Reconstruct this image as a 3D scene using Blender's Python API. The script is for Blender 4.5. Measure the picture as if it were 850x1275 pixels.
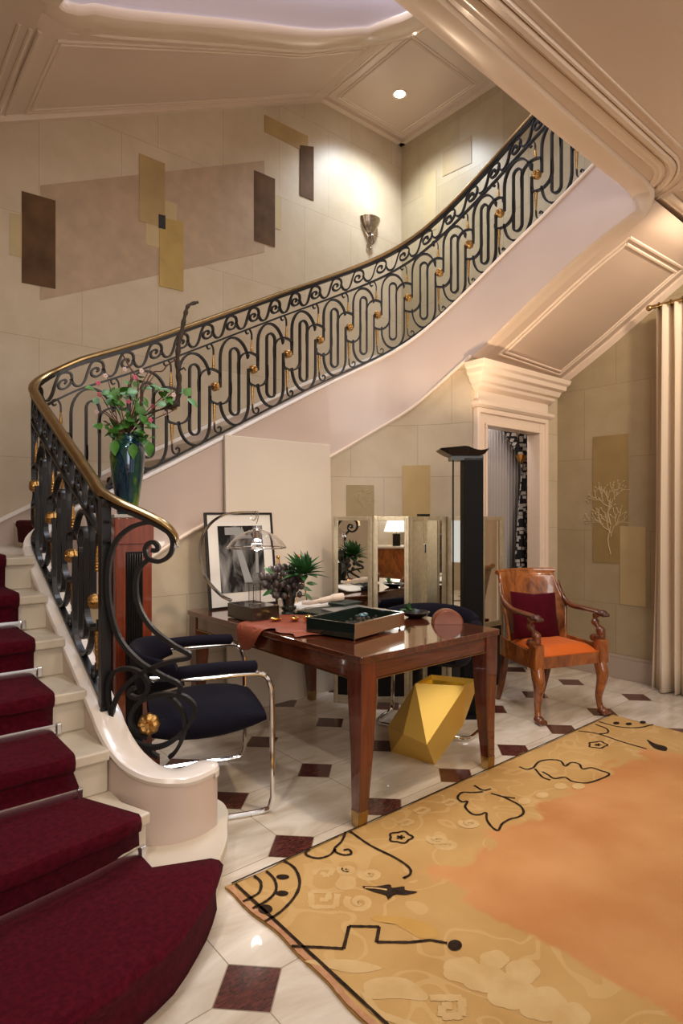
import bpy, math, random
from math import sin, cos, pi, radians, sqrt, atan2
from mathutils import Vector, Matrix
random.seed(7)
for o in list(bpy.data.objects): bpy.data.objects.remove(o)
C = bpy.context.scene.collection
S = bpy.context.scene

# ------------------------------------------------------------------ camera, world, lights
FPX = 750.0; CY = 640.0; TH = radians(40); HC = 1.38
FW = (sin(TH), cos(TH)); RT = (cos(TH), -sin(TH))
cd = bpy.data.cameras.new('camera'); cam = bpy.data.objects.new('camera', cd); C.objects.link(cam)
cam.location = (0, 0, HC); cam.rotation_euler = (pi/2, 0, -TH)
cd.sensor_fit = 'HORIZONTAL'; cd.sensor_width = 36; cd.lens = FPX/850*36; cd.shift_y = (CY-637.5)/850
cd.clip_start = 0.05; S.camera = cam
S.view_settings.view_transform = 'Standard'; S.view_settings.look = 'None'
S.view_settings.gamma = 1; S.view_settings.use_curve_mapping = False
S.view_settings.exposure = 0.36
w = bpy.data.worlds.new('world'); S.world = w; w.use_nodes = True
w.node_tree.nodes['Background'].inputs[0].default_value = (1.0, 0.93, 0.86, 1)
w.node_tree.nodes['Background'].inputs[1].default_value = 0.55
def area(name, loc, tgt, size, energy, col, sy=None, spread=None):
    l = bpy.data.lights.new(name, 'AREA'); l.energy = energy; l.color = col; l.size = size
    if sy: l.shape = 'RECTANGLE'; l.size_y = sy
    if spread: l.spread = spread
    o = bpy.data.objects.new(name, l); C.objects.link(o); o.location = loc
    o.rotation_euler = (Vector(tgt)-Vector(loc)).to_track_quat('-Z', 'Y').to_euler(); return o
def spot(name, loc, tgt, energy, col, ang=70, blend=.6, rad=.05):
    l = bpy.data.lights.new(name, 'SPOT'); l.energy = energy; l.color = col; l.spot_size = radians(ang); l.spot_blend = blend; l.shadow_soft_size = rad
    o = bpy.data.objects.new(name, l); C.objects.link(o); o.location = loc
    o.rotation_euler = (Vector(tgt)-Vector(loc)).to_track_quat('-Z', 'Y').to_euler(); return o
WARM = (1.0, .80, .60); NEUT = (1.0, .92, .84); COOL = (.86, .92, 1.0)
area('hall_light', (2.6, -.6, 3.2), (2.4, 1.2, 0), 2.6, 62, (1, .91, .82), 2.0)
area('front_fill_light', (-.6, -2.9, 2.3), (2.6, 3.0, 1.3), 2.4, 70, (1, .93, .87), 2.2)  # added unseen area light, brightens the hall from behind the camera
area('stairwell_cool_light', (2.2, 3.0, 7.6), (2.6, 3.4, 0), 2.2, 170, (.84, .88, 1.0), 1.8)  # added cool area light high in the well, below the closed roof
area('stairwell_fill', (1.2, 2.0, 2.9), (2.6, 4.9, 4.0), 1.0, 7, (1, .88, .76), 1.0)
spot('landing_spot', (4.44, 4.36, 5.64), (4.44, 4.36, 0), 165, (.84, .92, 1), 130, 1.0, .08)
spot('hall_spot_table', (2.0, 1.3, 3.34), (2.3, 2.6, .7), 75, WARM, 70)
spot('hall_spot_wall', (4.3, 1.0, 3.34), (4.6, 2.9, 2.2), 50, WARM, 90)
spot('stair_spot_left', (.0, 1.2, 3.3), (.4, 2.6, .4), 60, (1, .9, .8), 80)

# ------------------------------------------------------------------ pixel helpers (measuring the place)
def ray(px, py):
    a = (px-425)/FPX
    return Vector((FW[0]+a*RT[0], FW[1]+a*RT[1], (CY-py)/FPX))
O0 = Vector((0, 0, HC))
def atX(px, py, x): d = ray(px, py); return O0+d*(x/d.x)
def atY(px, py, y): d = ray(px, py); return O0+d*(y/d.y)
def atZ(px, py, z): d = ray(px, py); return O0+d*((z-HC)/d.z)
def atD(px, py, t): return O0+ray(px, py)*t
def atPl(px, py, p, n): d = ray(px, py); return O0+d*((Vector(p)-O0).dot(n)/d.dot(n))

# ------------------------------------------------------------------ materials
def nmat(name):
    m = bpy.data.materials.new(name); m.use_nodes = True
    nt = m.node_tree; return m, nt, nt.nodes['Principled BSDF']
def mat(name, col, rough=.5, metal=0, var=0, scale=8, bump=0, bscale=None, coat=0, sheen=0, stretch=None, col2=None, spec=None, trans=0):
    m, nt, b = nmat(name); N = nt.nodes; L = nt.links
    b.inputs['Base Color'].default_value = (*col, 1); b.inputs['Roughness'].default_value = rough
    b.inputs['Metallic'].default_value = metal
    if coat: b.inputs['Coat Weight'].default_value = coat; b.inputs['Coat Roughness'].default_value = .06
    if sheen: b.inputs['Sheen Weight'].default_value = sheen; b.inputs['Sheen Roughness'].default_value = .4
    if spec is not None: b.inputs['Specular IOR Level'].default_value = spec
    if trans: b.inputs['Transmission Weight'].default_value = trans
    if var or bump or col2:
        tc = N.new('ShaderNodeTexCoord'); mp = N.new('ShaderNodeMapping'); L.new(tc.outputs['Object'], mp.inputs[0])
        if stretch: mp.inputs['Scale'].default_value = stretch
        n = N.new('ShaderNodeTexNoise'); n.inputs['Scale'].default_value = scale; n.inputs['Detail'].default_value = 6
        L.new(mp.outputs[0], n.inputs['Vector'])
        r = N.new('ShaderNodeValToRGB'); r.color_ramp.elements[0].position = .3; r.color_ramp.elements[1].position = .72
        c2 = col2 or tuple(min(1, c*(1+var)) for c in col); c1 = col if col2 else tuple(c*(1-var) for c in col)
        r.color_ramp.elements[0].color = (*c1, 1); r.color_ramp.elements[1].color = (*c2, 1)
        L.new(n.outputs[0], r.inputs[0]); L.new(r.outputs[0], b.inputs['Base Color'])
        if bump:
            n2 = N.new('ShaderNodeTexNoise'); n2.inputs['Scale'].default_value = bscale or scale*4; L.new(mp.outputs[0], n2.inputs['Vector'])
            bp = N.new('ShaderNodeBump'); bp.inputs['Strength'].default_value = bump; bp.inputs['Distance'].default_value = .01
            L.new(n2.outputs[0], bp.inputs['Height']); L.new(bp.outputs[0], b.inputs['Normal'])
    return m
def srgb(r, g, b):
    return tuple((c/255/12.92 if c/255 <= .04045 else ((c/255+.055)/1.055)**2.4) for c in (r, g, b))
def parchment(name, c1, c2, joint, sx=.62, sz=.46, rough=.42):
    m, nt, b = nmat(name); N = nt.nodes; L = nt.links
    uv = N.new('ShaderNodeUVMap')
    br = N.new('ShaderNodeTexBrick'); br.inputs['Scale'].default_value = 1
    br.inputs['Brick Width'].default_value = sx; br.inputs['Row Height'].default_value = sz
    br.inputs['Mortar Size'].default_value = .0022; br.inputs['Mortar Smooth'].default_value = .3
    br.offset = .5; br.inputs['Color1'].default_value = (*c1, 1); br.inputs['Color2'].default_value = (*c2, 1)
    br.inputs['Mortar'].default_value = (*joint, 1); L.new(uv.outputs[0], br.inputs['Vector'])
    n = N.new('ShaderNodeTexNoise'); n.inputs['Scale'].default_value = 3.2; n.inputs['Detail'].default_value = 8; n.inputs['Roughness'].default_value = .65
    L.new(uv.outputs[0], n.inputs['Vector'])
    r = N.new('ShaderNodeValToRGB'); r.color_ramp.elements[0].position = .32; r.color_ramp.elements[1].position = .7
    r.color_ramp.elements[0].color = (.86, .83, .78, 1); r.color_ramp.elements[1].color = (1, 1, 1, 1)
    L.new(n.outputs[0], r.inputs[0])
    mx = N.new('ShaderNodeMix'); mx.data_type = 'RGBA'; mx.blend_type = 'MULTIPLY'; mx.inputs[0].default_value = 1
    L.new(br.outputs['Color'], mx.inputs[6]); L.new(r.outputs[0], mx.inputs[7]); L.new(mx.outputs[2], b.inputs['Base Color'])
    b.inputs['Roughness'].default_value = rough
    bp = N.new('ShaderNodeBump'); bp.inputs['Strength'].default_value = .15; bp.inputs['Distance'].default_value = .004
    L.new(n.outputs[0], bp.inputs['Height']); L.new(bp.outputs[0], b.inputs['Normal'])
    return m
def wood(name, c1, c2, scale=3, stretch=(1, 1, 1), rough=.3, coat=.6, dist=2.5):
    m, nt, b = nmat(name); N = nt.nodes; L = nt.links
    tc = N.new('ShaderNodeTexCoord'); mp = N.new('ShaderNodeMapping'); mp.inputs['Scale'].default_value = stretch
    L.new(tc.outputs['Object'], mp.inputs[0])
    n = N.new('ShaderNodeTexNoise'); n.inputs['Scale'].default_value = scale; n.inputs['Detail'].default_value = 9; n.inputs['Roughness'].default_value = .62
    n.inputs['Distortion'].default_value = dist; L.new(mp.outputs[0], n.inputs['Vector'])
    r = N.new('ShaderNodeValToRGB'); r.color_ramp.elements[0].position = .33; r.color_ramp.elements[1].position = .68
    r.color_ramp.elements[0].color = (*c1, 1); r.color_ramp.elements[1].color = (*c2, 1)
    L.new(n.outputs[0], r.inputs[0]); L.new(r.outputs[0], b.inputs['Base Color'])
    b.inputs['Roughness'].default_value = rough; b.inputs['Coat Weight'].default_value = coat; b.inputs['Coat Roughness'].default_value = .04
    return m
def emit(name, col, st):
    m, nt, b = nmat(name); b.inputs['Base Color'].default_value = (*col, 1)
    b.inputs['Emission Color'].default_value = (*col, 1); b.inputs['Emission Strength'].default_value = st; return m

M = {}
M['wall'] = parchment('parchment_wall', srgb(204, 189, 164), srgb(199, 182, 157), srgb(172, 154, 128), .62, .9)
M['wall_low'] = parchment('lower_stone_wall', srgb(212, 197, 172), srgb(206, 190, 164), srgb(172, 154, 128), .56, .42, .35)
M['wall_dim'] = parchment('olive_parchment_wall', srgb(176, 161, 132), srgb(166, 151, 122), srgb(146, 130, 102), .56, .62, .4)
M['plaster'] = mat('warm_plaster', srgb(199, 178, 160), .3, var=.02, scale=2, coat=.25)
M['gloss'] = mat('gloss_cream_lacquer', srgb(208, 188, 168), .25, var=.02, scale=2, coat=.5)
M['lilac'] = mat('lilac_plaster', srgb(214, 208, 222), .4)
M['stringer'] = mat('blush_plaster', srgb(203, 184, 172), .32, var=.03, scale=3, coat=.2)
M['trim'] = mat('cream_trim', srgb(236, 216, 196), .3, coat=.2)
M['white'] = mat('white_marble_cap', srgb(226, 216, 206), .2, var=.04, scale=7, coat=.3)
M['cap'] = mat('white_bullnose', srgb(240, 232, 224), .3)
M['iron'] = mat('black_iron', (.016, .016, .018), .38, .35, bump=.05, bscale=200)
M['brass'] = mat('brass', (.40, .28, .13), .26, 1, var=.12, scale=20)
M['gilt'] = mat('gilded_bronze', (.52, .30, .10), .36, 1, var=.35, scale=90, bump=.4, bscale=160)
M['chrome'] = mat('chrome', (.82, .82, .82), .08, 1)
M['steel'] = mat('stair_rod_metal', (.78, .78, .80), .22, 1)
M['silver'] = mat('silver_leaf_frame', srgb(206, 194, 166), .34, .7, var=.12, scale=30)
M['mirror'] = mat('mirror_glass', (.86, .88, .84), .015, 1)
M['black'] = mat('black_lacquer', (.006, .0055, .0055), .3, coat=.15, spec=.3)
M['blackmatt'] = mat('black_stain', (.0045, .004, .004), .55, spec=.12)
M['velvet'] = mat('midnight_velvet', (.006, .005, .011), .75, sheen=.03, spec=.1)
M['maroon'] = mat('burgundy_carpet', (.075, .0035, .010), .95, var=.3, scale=60, bump=.5, bscale=500, sheen=.02, spec=.08)
M['stone'] = mat('cream_stone_step', srgb(206, 194, 174), .35, var=.07, scale=5, bump=.03)
M['mahog'] = wood('mahogany', (.045, .011, .005), (.145, .036, .014), 2.2, (.5, 9, 9), .2, .9, 1.2)
M['mahog_y'] = wood('mahogany_long', (.045, .011, .005), (.145, .036, .014), 2.2, (9, .5, 9), .14, 1.0, 1.2)
M['mahog_z'] = wood('mahogany_leg', (.05, .010, .005), (.15, .030, .012), 2.2, (9, 9, .6), .25, .8, 1.2)
M['burl'] = wood('figured_walnut', (.10, .024, .006), (.42, .13, .028), 4.5, (1, 1, .5), .25, .8, 3.5)
M['walnut'] = wood('carved_walnut', (.075, .018, .006), (.22, .062, .02), 6, (1, 1, 1), .32, .5, 2)
M['paw'] = wood('dark_carved_walnut', (.04, .012, .006), (.10, .03, .012), 8, (1, 1, 1), .4, .4, 2)
M['orange'] = mat('orange_leather', srgb(200, 92, 18), .5, var=.07, scale=6, sheen=.1)
M['cushion'] = mat('crimson_velvet', (.055, .0015, .006), .9, sheen=.03, spec=.1, var=.2, scale=20)
M['redped'] = wood('red_lacquer_wood', (.14, .022, .008), (.26, .05, .018), 3, (9, 9, .7), .22, .8, 1)
M['ebony'] = wood('dark_ebony_box', (.012, .008, .007), (.03, .017, .012), 4, (1, 8, 8), .25, .6, 1)
M['yellow'] = mat('yellow_gold_metal', (.74, .49, .10), .42, .55, var=.04, scale=2)
M['yellow_in'] = mat('yellow_gold_inside', (.62, .44, .09), .15, .9)
M['leather'] = mat('tan_leather', srgb(140, 68, 44), .5, var=.2, scale=9, bump=.2, bscale=60)
M['hide'] = mat('brown_leather', srgb(132, 74, 50), .35, var=.15, scale=12)
M['panel'] = mat('pale_veined_panel', srgb(220, 208, 190), .6, var=.03, scale=2.5)
M['curtain'] = mat('cream_linen_curtain', srgb(222, 205, 182), .85, bump=.1, bscale=300, sheen=.1)
M['greycurt'] = mat('grey_pleated_fabric', srgb(158, 150, 146), .8)
M['leaf'] = mat('leaf_green', (.055, .19, .02), .45, var=.35, scale=30)
M['leafd'] = mat('succulent_green', (.035, .115, .03), .4, var=.3, scale=20)
M['bark'] = mat('dark_bark', (.045, .028, .018), .8, var=.4, scale=60, bump=.5)
M['twig'] = mat('brown_twig', (.12, .05, .03), .8, var=.3, scale=60)
M['pink'] = mat('pink_blossom', (.62, .12, .20), .6, var=.3, scale=60)
M['palepink'] = mat('pale_blossom', (.75, .55, .5), .6)
M['pod'] = mat('dusky_pod', (.06, .045, .042), .4, var=.7, scale=40)
M['gold'] = mat('polished_gold', (.85, .50, .15), .16, 1)
M['paper'] = mat('white_paper', srgb(228, 222, 212), .6)
M['glassdark'] = mat('smoked_glass', (.012, .02, .016), .06, coat=.8)
M['photo'] = None
M['greenbook'] = mat('dark_green_cloth', (.02, .035, .028), .5)
M['plaster_hand'] = mat('bleached_bone', srgb(222, 200, 178), .5, var=.08, scale=20)
M['lampshade'] = emit('lit_lampshade', (1, .86, .66), 1.8)
M['lamp_em'] = emit('downlight_glow', (1, .97, .92), 30)
M['sconce_glow'] = emit('sconce_bulb', (1, .82, .5), 12)
M['glass'] = None
def glass():
    m, nt, b = nmat('clear_glass'); b.inputs['Base Color'].default_value = (.93, .92, .92, 1)
    b.inputs['Roughness'].default_value = .03; b.inputs['Transmission Weight'].default_value = 1; b.inputs['IOR'].default_value = 1.35; return m
M['glass'] = glass()

# floor: cream marble octagons with dark red diamond insets
def floor_mat():
    m, nt, b = nmat('marble_floor'); N = nt.nodes; L = nt.links
    tc = N.new('ShaderNodeTexCoord'); sp = N.new('ShaderNodeSeparateXYZ'); L.new(tc.outputs['Object'], sp.inputs[0])
    def mth(op, a, b_=None, c=None):
        n = N.new('ShaderNodeMath'); n.operation = op
        for i, v in enumerate((a, b_, c)):
            if v is None: continue
            if isinstance(v, (int, float)): n.inputs[i].default_value = v
            else: L.new(v, n.inputs[i])
        return n.outputs[0]
    P_ = .528
    def cell(o, off):
        q = mth('DIVIDE', mth('SUBTRACT', o, off), P_)
        fl = mth('FLOOR', mth('ADD', q, .5))
        return mth('ABSOLUTE', mth('SUBTRACT', q, fl)), mth('FLOOR', q)
    ax, ix = cell(sp.outputs[0], .921); ay, iy = cell(sp.outputs[1], 1.520)
    dia = mth('LESS_THAN', mth('ADD', ax, ay), .222)
    gro = mth('LESS_THAN', mth('ABSOLUTE', mth('SUBTRACT', mth('ADD', ax, ay), .222)), .005)
    jn = mth('LESS_THAN', mth('MINIMUM', ax, ay), .0035)
    jn = mth('MAXIMUM', mth('MULTIPLY', jn, mth('SUBTRACT', 1, dia)), gro)
    cmb = N.new('ShaderNodeCombineXYZ'); L.new(ix, cmb.inputs[0]); L.new(iy, cmb.inputs[1])
    wn = N.new('ShaderNodeTexWhiteNoise'); wn.noise_dimensions = '2D'; L.new(cmb.outputs[0], wn.inputs['Vector'])
    mp = N.new('ShaderNodeMapping'); L.new(tc.outputs['Object'], mp.inputs[0]); mp.inputs['Rotation'].default_value = (0, 0, .6); mp.inputs['Scale'].default_value = (1, 3.2, 1)
    n1 = N.new('ShaderNodeTexNoise'); n1.inputs['Scale'].default_value = 2.6; n1.inputs['Detail'].default_value = 9; n1.inputs['Roughness'].default_value = .6; n1.inputs['Distortion'].default_value = .8
    L.new(mp.outputs[0], n1.inputs['Vector'])
    r1 = N.new('ShaderNodeValToRGB'); r1.color_ramp.elements[0].position = .3; r1.color_ramp.elements[1].position = .7
    r1.color_ramp.elements[0].color = (*srgb(190, 173, 150), 1); r1.color_ramp.elements[1].color = (*srgb(228, 216, 198), 1)
    L.new(n1.outputs[0], r1.inputs[0])
    hs = N.new('ShaderNodeHueSaturation'); L.new(r1.outputs[0], hs.inputs['Color'])
    L.new(mth('ADD', mth('MULTIPLY', wn.outputs[0], .14), .93), hs.inputs['Value'])
    n2 = N.new('ShaderNodeTexNoise'); n2.inputs['Scale'].default_value = 26; n2.inputs['Detail'].default_value = 6; n2.inputs['Distortion'].default_value = 1.5
    L.new(mp.outputs[0], n2.inputs['Vector'])
    r2 = N.new('ShaderNodeValToRGB'); r2.color_ramp.elements[0].position = .38; r2.color_ramp.elements[1].position = .75
    r2.color_ramp.elements[0].color = (.045, .014, .012, 1); r2.color_ramp.elements[1].color = (.17, .045, .03, 1)
    L.new(n2.outputs[0], r2.inputs[0])
    def mix(f, a, c):
        x = N.new('ShaderNodeMix'); x.data_type = 'RGBA'; L.new(f, x.inputs[0])
        for i, v in ((6, a), (7, c)):
            if isinstance(v, tuple): x.inputs[i].default_value = v
            else: L.new(v, x.inputs[i])
        return x.outputs[2]
    c = mix(dia, hs.outputs[0], r2.outputs[0]); c = mix(jn, c, (*srgb(150, 135, 112), 1))
    L.new(c, b.inputs['Base Color']); b.inputs['Roughness'].default_value = .22; b.inputs['Coat Weight'].default_value = .25
    return m
M['floor'] = floor_mat()

# ------------------------------------------------------------------ mesh helpers
class MB:
    def __init__(s): s.v = []; s.f = []; s.m = []; s.uv = {}
    def add(s, vs, fs, mi=0, T=None):
        n = len(s.v)
        for p in vs: s.v.append(tuple(T @ Vector(p)) if T else tuple(p))
        for f in fs: s.f.append(tuple(i+n for i in f)); s.m.append(mi)
        return s
    def box(s, x0, x1, y0, y1, z0, z1, mi=0, T=None):
        return s.add([(x0, y0, z0), (x1, y0, z0), (x1, y1, z0), (x0, y1, z0), (x0, y0, z1), (x1, y0, z1), (x1, y1, z1), (x0, y1, z1)],
              [(0, 3, 2, 1), (4, 5, 6, 7), (0, 1, 5, 4), (1, 2, 6, 5), (2, 3, 7, 6), (3, 0, 4, 7)], mi, T)
    def hexa(s, b, t, mi=0):
        return s.add(list(b)+list(t), [(0, 3, 2, 1), (4, 5, 6, 7), (0, 1, 5, 4), (1, 2, 6, 5), (2, 3, 7, 6), (3, 0, 4, 7)], mi)
    def prism(s, poly, z0, z1, mi=0, T=None):
        n = len(poly); f = lambda z: [(p[0], p[1], z(p) if callable(z) else z) for p in poly]
        return s.add(f(z0)+f(z1), [tuple(reversed(range(n))), tuple(range(n, 2*n))]+[(i, (i+1) % n, (i+1) % n+n, i+n) for i in range(n)], mi, T)
    def grid(s, rows, mi=0, cu=False, cv=False, T=None):
        R_ = len(rows); K = len(rows[0]); vs = [p for r in rows for p in r]; fs = []
        for i in range(R_ if cu else R_-1):
            for j in range(K if cv else K-1):
                a = i*K+j; b = i*K+(j+1) % K; c = ((i+1) % R_)*K+(j+1) % K; d = ((i+1) % R_)*K+j
                fs.append((a, b, c, d))
        return s.add(vs, fs, mi, T)
    def tube(s, pts, r, seg=8, mi=0, closed=False, cap=True, T=None):
        pts = [Vector(p) for p in pts]; n = len(pts); rows = []; up = None
        for i, p in enumerate(pts):
            a = pts[(i-1) % n] if (i > 0 or closed) else p; b = pts[(i+1) % n] if (i < n-1 or closed) else p
            t = (b-a).normalized() if (b-a).length > 1e-9 else Vector((0, 0, 1))
            if up is None: up = Vector((0, 0, 1)) if abs(t.z) < .9 else Vector((1, 0, 0))
            x = t.cross(up)
            if x.length < 1e-5: x = t.cross(Vector((.3, 1, .1)))
            x.normalize(); y = x.cross(t).normalized(); up = y
            ri = r[i] if isinstance(r, (list, tuple)) else r
            rows.append([p+x*(ri*cos(2*pi*k/seg))+y*(ri*sin(2*pi*k/seg)) for k in range(seg)])
        s.grid(rows, mi, cu=closed, cv=True, T=T)
        if cap and not closed:
            s.add(rows[0], [tuple(range(seg))], mi, T); s.add(rows[-1], [tuple(reversed(range(seg)))], mi, T)
        return s
    def lathe(s, prof, c=(0, 0, 0), seg=24, mi=0, T=None, sx=1, sy=1):
        rows = [[(c[0]+r*sx*cos(2*pi*k/seg), c[1]+r*sy*sin(2*pi*k/seg), c[2]+z) for k in range(seg)] for r, z in prof]
        return s.grid(rows, mi, cv=True, T=T)
    def ball(s, c, r, seg=12, mi=0, T=None):
        rx, ry, rz = r if isinstance(r, (tuple, list)) else (r, r, r)
        rows = []
        for i in range(seg//2+1):
            a = -pi/2+pi*i/(seg//2); q = max(cos(a), .002)
            rows.append([(c[0]+rx*q*cos(2*pi*k/seg), c[1]+ry*q*sin(2*pi*k/seg), c[2]+rz*sin(a)) for k in range(seg)])
        return s.grid(rows, mi, cv=True, T=T)
    def sweep(s, pts, prof, mi=0, T=None, nrm=None, cap=True):
        """prof: (side, up) offsets; side is horizontal, to the right of travel"""
        pts = [Vector(p) for p in pts]; rows = []; n = len(pts)
        for i, p in enumerate(pts):
            t = pts[min(i+1, n-1)]-pts[max(i-1, 0)]
            h = Vector((t.x, t.y, 0)); side = Vector((h.y, -h.x, 0)).normalized() if h.length > 1e-6 else Vector((1, 0, 0))
            rows.append([p+side*a+Vector((0, 0, b)) for a, b in prof])
        s.grid(rows, mi, cv=True, T=T)
        if cap:
            K = len(prof); s.add(rows[0], [tuple(range(K))], mi, T); s.add(rows[-1], [tuple(reversed(range(K)))], mi, T)
        return s
    def build(s, name, mats, parent=None, smooth=True, bevel=0, sub=0, solid=0, ang=35, uv=None, seg=2):
        me = bpy.data.meshes.new(name); me.from_pydata(s.v, [], s.f)
        if not isinstance(mats, (list, tuple)): mats = [mats]
        for m in mats: me.materials.append(M[m] if isinstance(m, str) else m)
        for p, mi in zip(me.polygons, s.m): p.material_index = mi; p.use_smooth = smooth
        if uv:
            ul = me.uv_layers.new(name='UVMap')
            for p in me.polygons:
                for li in p.loop_indices: ul.data[li].uv = uv(me.vertices[me.loops[li].vertex_index].co)
        me.validate(); me.update()
        if smooth: me.set_sharp_from_angle(angle=radians(ang))
        o = bpy.data.objects.new(name, me); C.objects.link(o)
        if parent: o.parent = parent
        if solid: q = o.modifiers.new('solid', 'SOLIDIFY'); q.thickness = solid; q.offset = 0
        if bevel: q = o.modifiers.new('bevel', 'BEVEL'); q.width = bevel; q.segments = seg; q.limit_method = 'ANGLE'; q.angle_limit = radians(40)
        if sub: q = o.modifiers.new('sub', 'SUBSURF'); q.levels = sub; q.render_levels = sub
        return o
def tag(o, label, cat, group=None, kind=None):
    o['label'] = label; o['category'] = cat
    if group: o['group'] = group
    if kind: o['kind'] = kind
    return o
def thing(name, label, cat, loc=(0, 0, 0), rz=0, group=None):
    o = bpy.data.objects.new(name, None); C.objects.link(o); o.location = loc; o.rotation_euler = (0, 0, rz)
    o.empty_display_size = .1; return tag(o, label, cat, group)
def struct(name, mb, mats, label=None, cat=None, **k):
    o = mb.build(name, mats, **k); o['kind'] = 'structure'
    if label: o['label'] = label
    if cat: o['category'] = cat
    return o
def catmull(P, n=6, closed=False):
    P = [Vector(p) for p in P]; out = []; N_ = len(P)
    for i in range(N_ if closed else N_-1):
        a = P[(i-1) % N_] if (closed or i > 0) else P[0]*2-P[1]
        b = P[i]; c = P[(i+1) % N_]
        d = P[(i+2) % N_] if (closed or i+2 < N_) else c*2-b
        for k in range(n):
            t = k/n
            out.append(.5*((2*b)+(c-a)*t+(2*a-5*b+4*c-d)*t*t+(3*b-a-3*c+d)*t**3))
    if not closed: out.append(P[-1])
    return out
def lerp(a, b, t): return a+(b-a)*t
def interp(x, T_):
    if x <= T_[0][0]: a, b = T_[0], T_[1]
    elif x >= T_[-1][0]: a, b = T_[-2], T_[-1]
    else:
        for a, b in zip(T_, T_[1:]):
            if x <= b[0]: break
    return a[1]+(b[1]-a[1])*(x-a[0])/(b[0]-a[0])

# ------------------------------------------------------------------ stair path
X1 = .835; Y1 = 3.80; RC = .18; U2 = 3.85; R2 = 1.10; PY = 2.46
CXa, CYa = X1+RC, Y1-RC
S_a = CYa-PY; S_b = S_a+RC*pi/2; A0 = U2-R2; S_c = S_b+(A0-CXa); S_d = S_c+R2*pi/2; YA = Y1-R2
def path(s):
    """plan point, outward normal (towards the hall)"""
    if s < S_a: return Vector((X1, PY+s, 0)), Vector((1, 0, 0))
    if s < S_b:
        a = (s-S_a)/RC; return Vector((CXa-RC*cos(a), CYa+RC*sin(a), 0)), Vector((cos(a), -sin(a), 0))
    if s < S_c: return Vector((CXa+(s-S_b), Y1, 0)), Vector((0, -1, 0))
    if s < S_d:
        a = (s-S_c)/R2; return Vector((A0+R2*sin(a), YA+R2*cos(a), 0)), Vector((-sin(a), -cos(a), 0))
    return Vector((U2, YA-(s-S_d), 0)), Vector((-1, 0, 0))
def s_main(px, py):   # measure (s, z) of a pixel lying on the path surface
    p = atY(px, py, Y1)
    if p.x <= A0: return S_b+p.x-CXa, p.z
    d = ray(px, py); a = d.x**2+d.y**2; b = -2*(d.x*A0+d.y*YA); c = A0*A0+YA*YA-R2*R2
    ds = b*b-4*a*c; t = (-b+sqrt(max(0, ds)))/2/a; q = O0+d*t
    if ds > 0 and q.y >= YA: return S_c+R2*(pi/2-atan2(q.y-YA, q.x-A0)), q.z
    q = atX(px, py, U2); return S_d+YA-q.y, q.z
CURB = [(0, .575), ((S_a+S_b)/2, 1.245)]+[s_main(*p) for p in ((60, 645), (176, 595), (279, 542), (345, 508), (412, 475), (500, 434), (540, 404), (575, 371), (600, 347), (632, 316), (670, 281), (700, 251), (745, 205))]
_s = [i*.04 for i in range(-10, 170)]
def smooth_tab(T_, wn=5):
    z = [interp(s, T_) for s in _s]
    return [(s, sum(z[max(0, i-wn):i+wn+1])/len(z[max(0, i-wn):i+wn+1])) for i, s in enumerate(_s)]
CT = smooth_tab(CURB)
def curb(s): return interp(s, CT)
def railh(s): return curb(s)+interp(s, [(0, .865), (1.4, .875), (3, .855), (4.4, .83), (6, .82)])
LOW = [(S_b, 1.245-.50)]+[(s_main(*p)) for p in ((215, 672), (412, 568), (460, 541), (510, 513), (577, 455), (600, 437), (691, 350), (734, 311), (758, 293))]
LT = smooth_tab(LOW, 3)
def low(s): return interp(s, LT)
S_end = S_d+YA-1.70
def fr(a, b, n): return [a+(b-a)*i/n for i in range(n+1)]

# ------------------------------------------------------------------ room shell
fl = MB().box(-1.2, 5.3, -3.6, 5.2, -.1, 0); struct('floor', fl, 'floor', smooth=False)
def wallq(name, p0, p1, z0, z1, m, th=.12):
    d = Vector((p1[0]-p0[0], p1[1]-p0[1], 0)); L_ = d.length; d.normalize(); n = Vector((d.y, -d.x, 0))  # n = room side
    mb = MB(); a = Vector((*p0, 0)); b = Vector((*p1, 0)); o_ = -n*th
    mb.add([a+Vector((0, 0, z0)), b+Vector((0, 0, z0)), b+Vector((0, 0, z1)), a+Vector((0, 0, z1)),
            a+o_+Vector((0, 0, z0)), b+o_+Vector((0, 0, z0)), b+o_+Vector((0, 0, z1)), a+o_+Vector((0, 0, z1))],
           [(0, 1, 2, 3), (5, 4, 7, 6), (0, 4, 5, 1), (3, 2, 6, 7), (0, 3, 7, 4), (1, 5, 6, 2)])
    return struct(name, mb, m, smooth=False, uv=lambda c: ((Vector(c)-a).dot(d), c[2]))
wallq('wall_back', (-1.0, 4.93), (5.05, 4.93), 0, 8.4, 'wall')
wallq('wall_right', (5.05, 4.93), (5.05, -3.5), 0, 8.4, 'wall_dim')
wallq('wall_left', (-1.0, -3.5), (-1.0, 4.93), 0, 8.4, 'wall')
fwall = MB(); fwall.box(-1, 5.05, -3.6, -3.5, 0, .5).box(-1, 5.05, -3.6, -3.5, 3.0, 3.5)
for a, b in ((-1, -.5), (1.0, 1.5), (3.0, 3.5), (4.7, 5.05)): fwall.box(a, b, -3.6, -3.5, .5, 3.0)
struct('wall_front', fwall, 'wall', smooth=False, uv=lambda c: (c[0], c[2]))
mb = MB().box(-1.1, 5.2, .9, 5.05, 8.4, 8.5); struct('ceiling_roof', mb, 'plaster', smooth=False)
# upper well front wall (above hall ceiling)
mb = MB().box(-1.0, 5.05, 1.0, 1.12, 3.75, 8.4); struct('wall_upper_front', mb, 'plaster', smooth=False)

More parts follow.
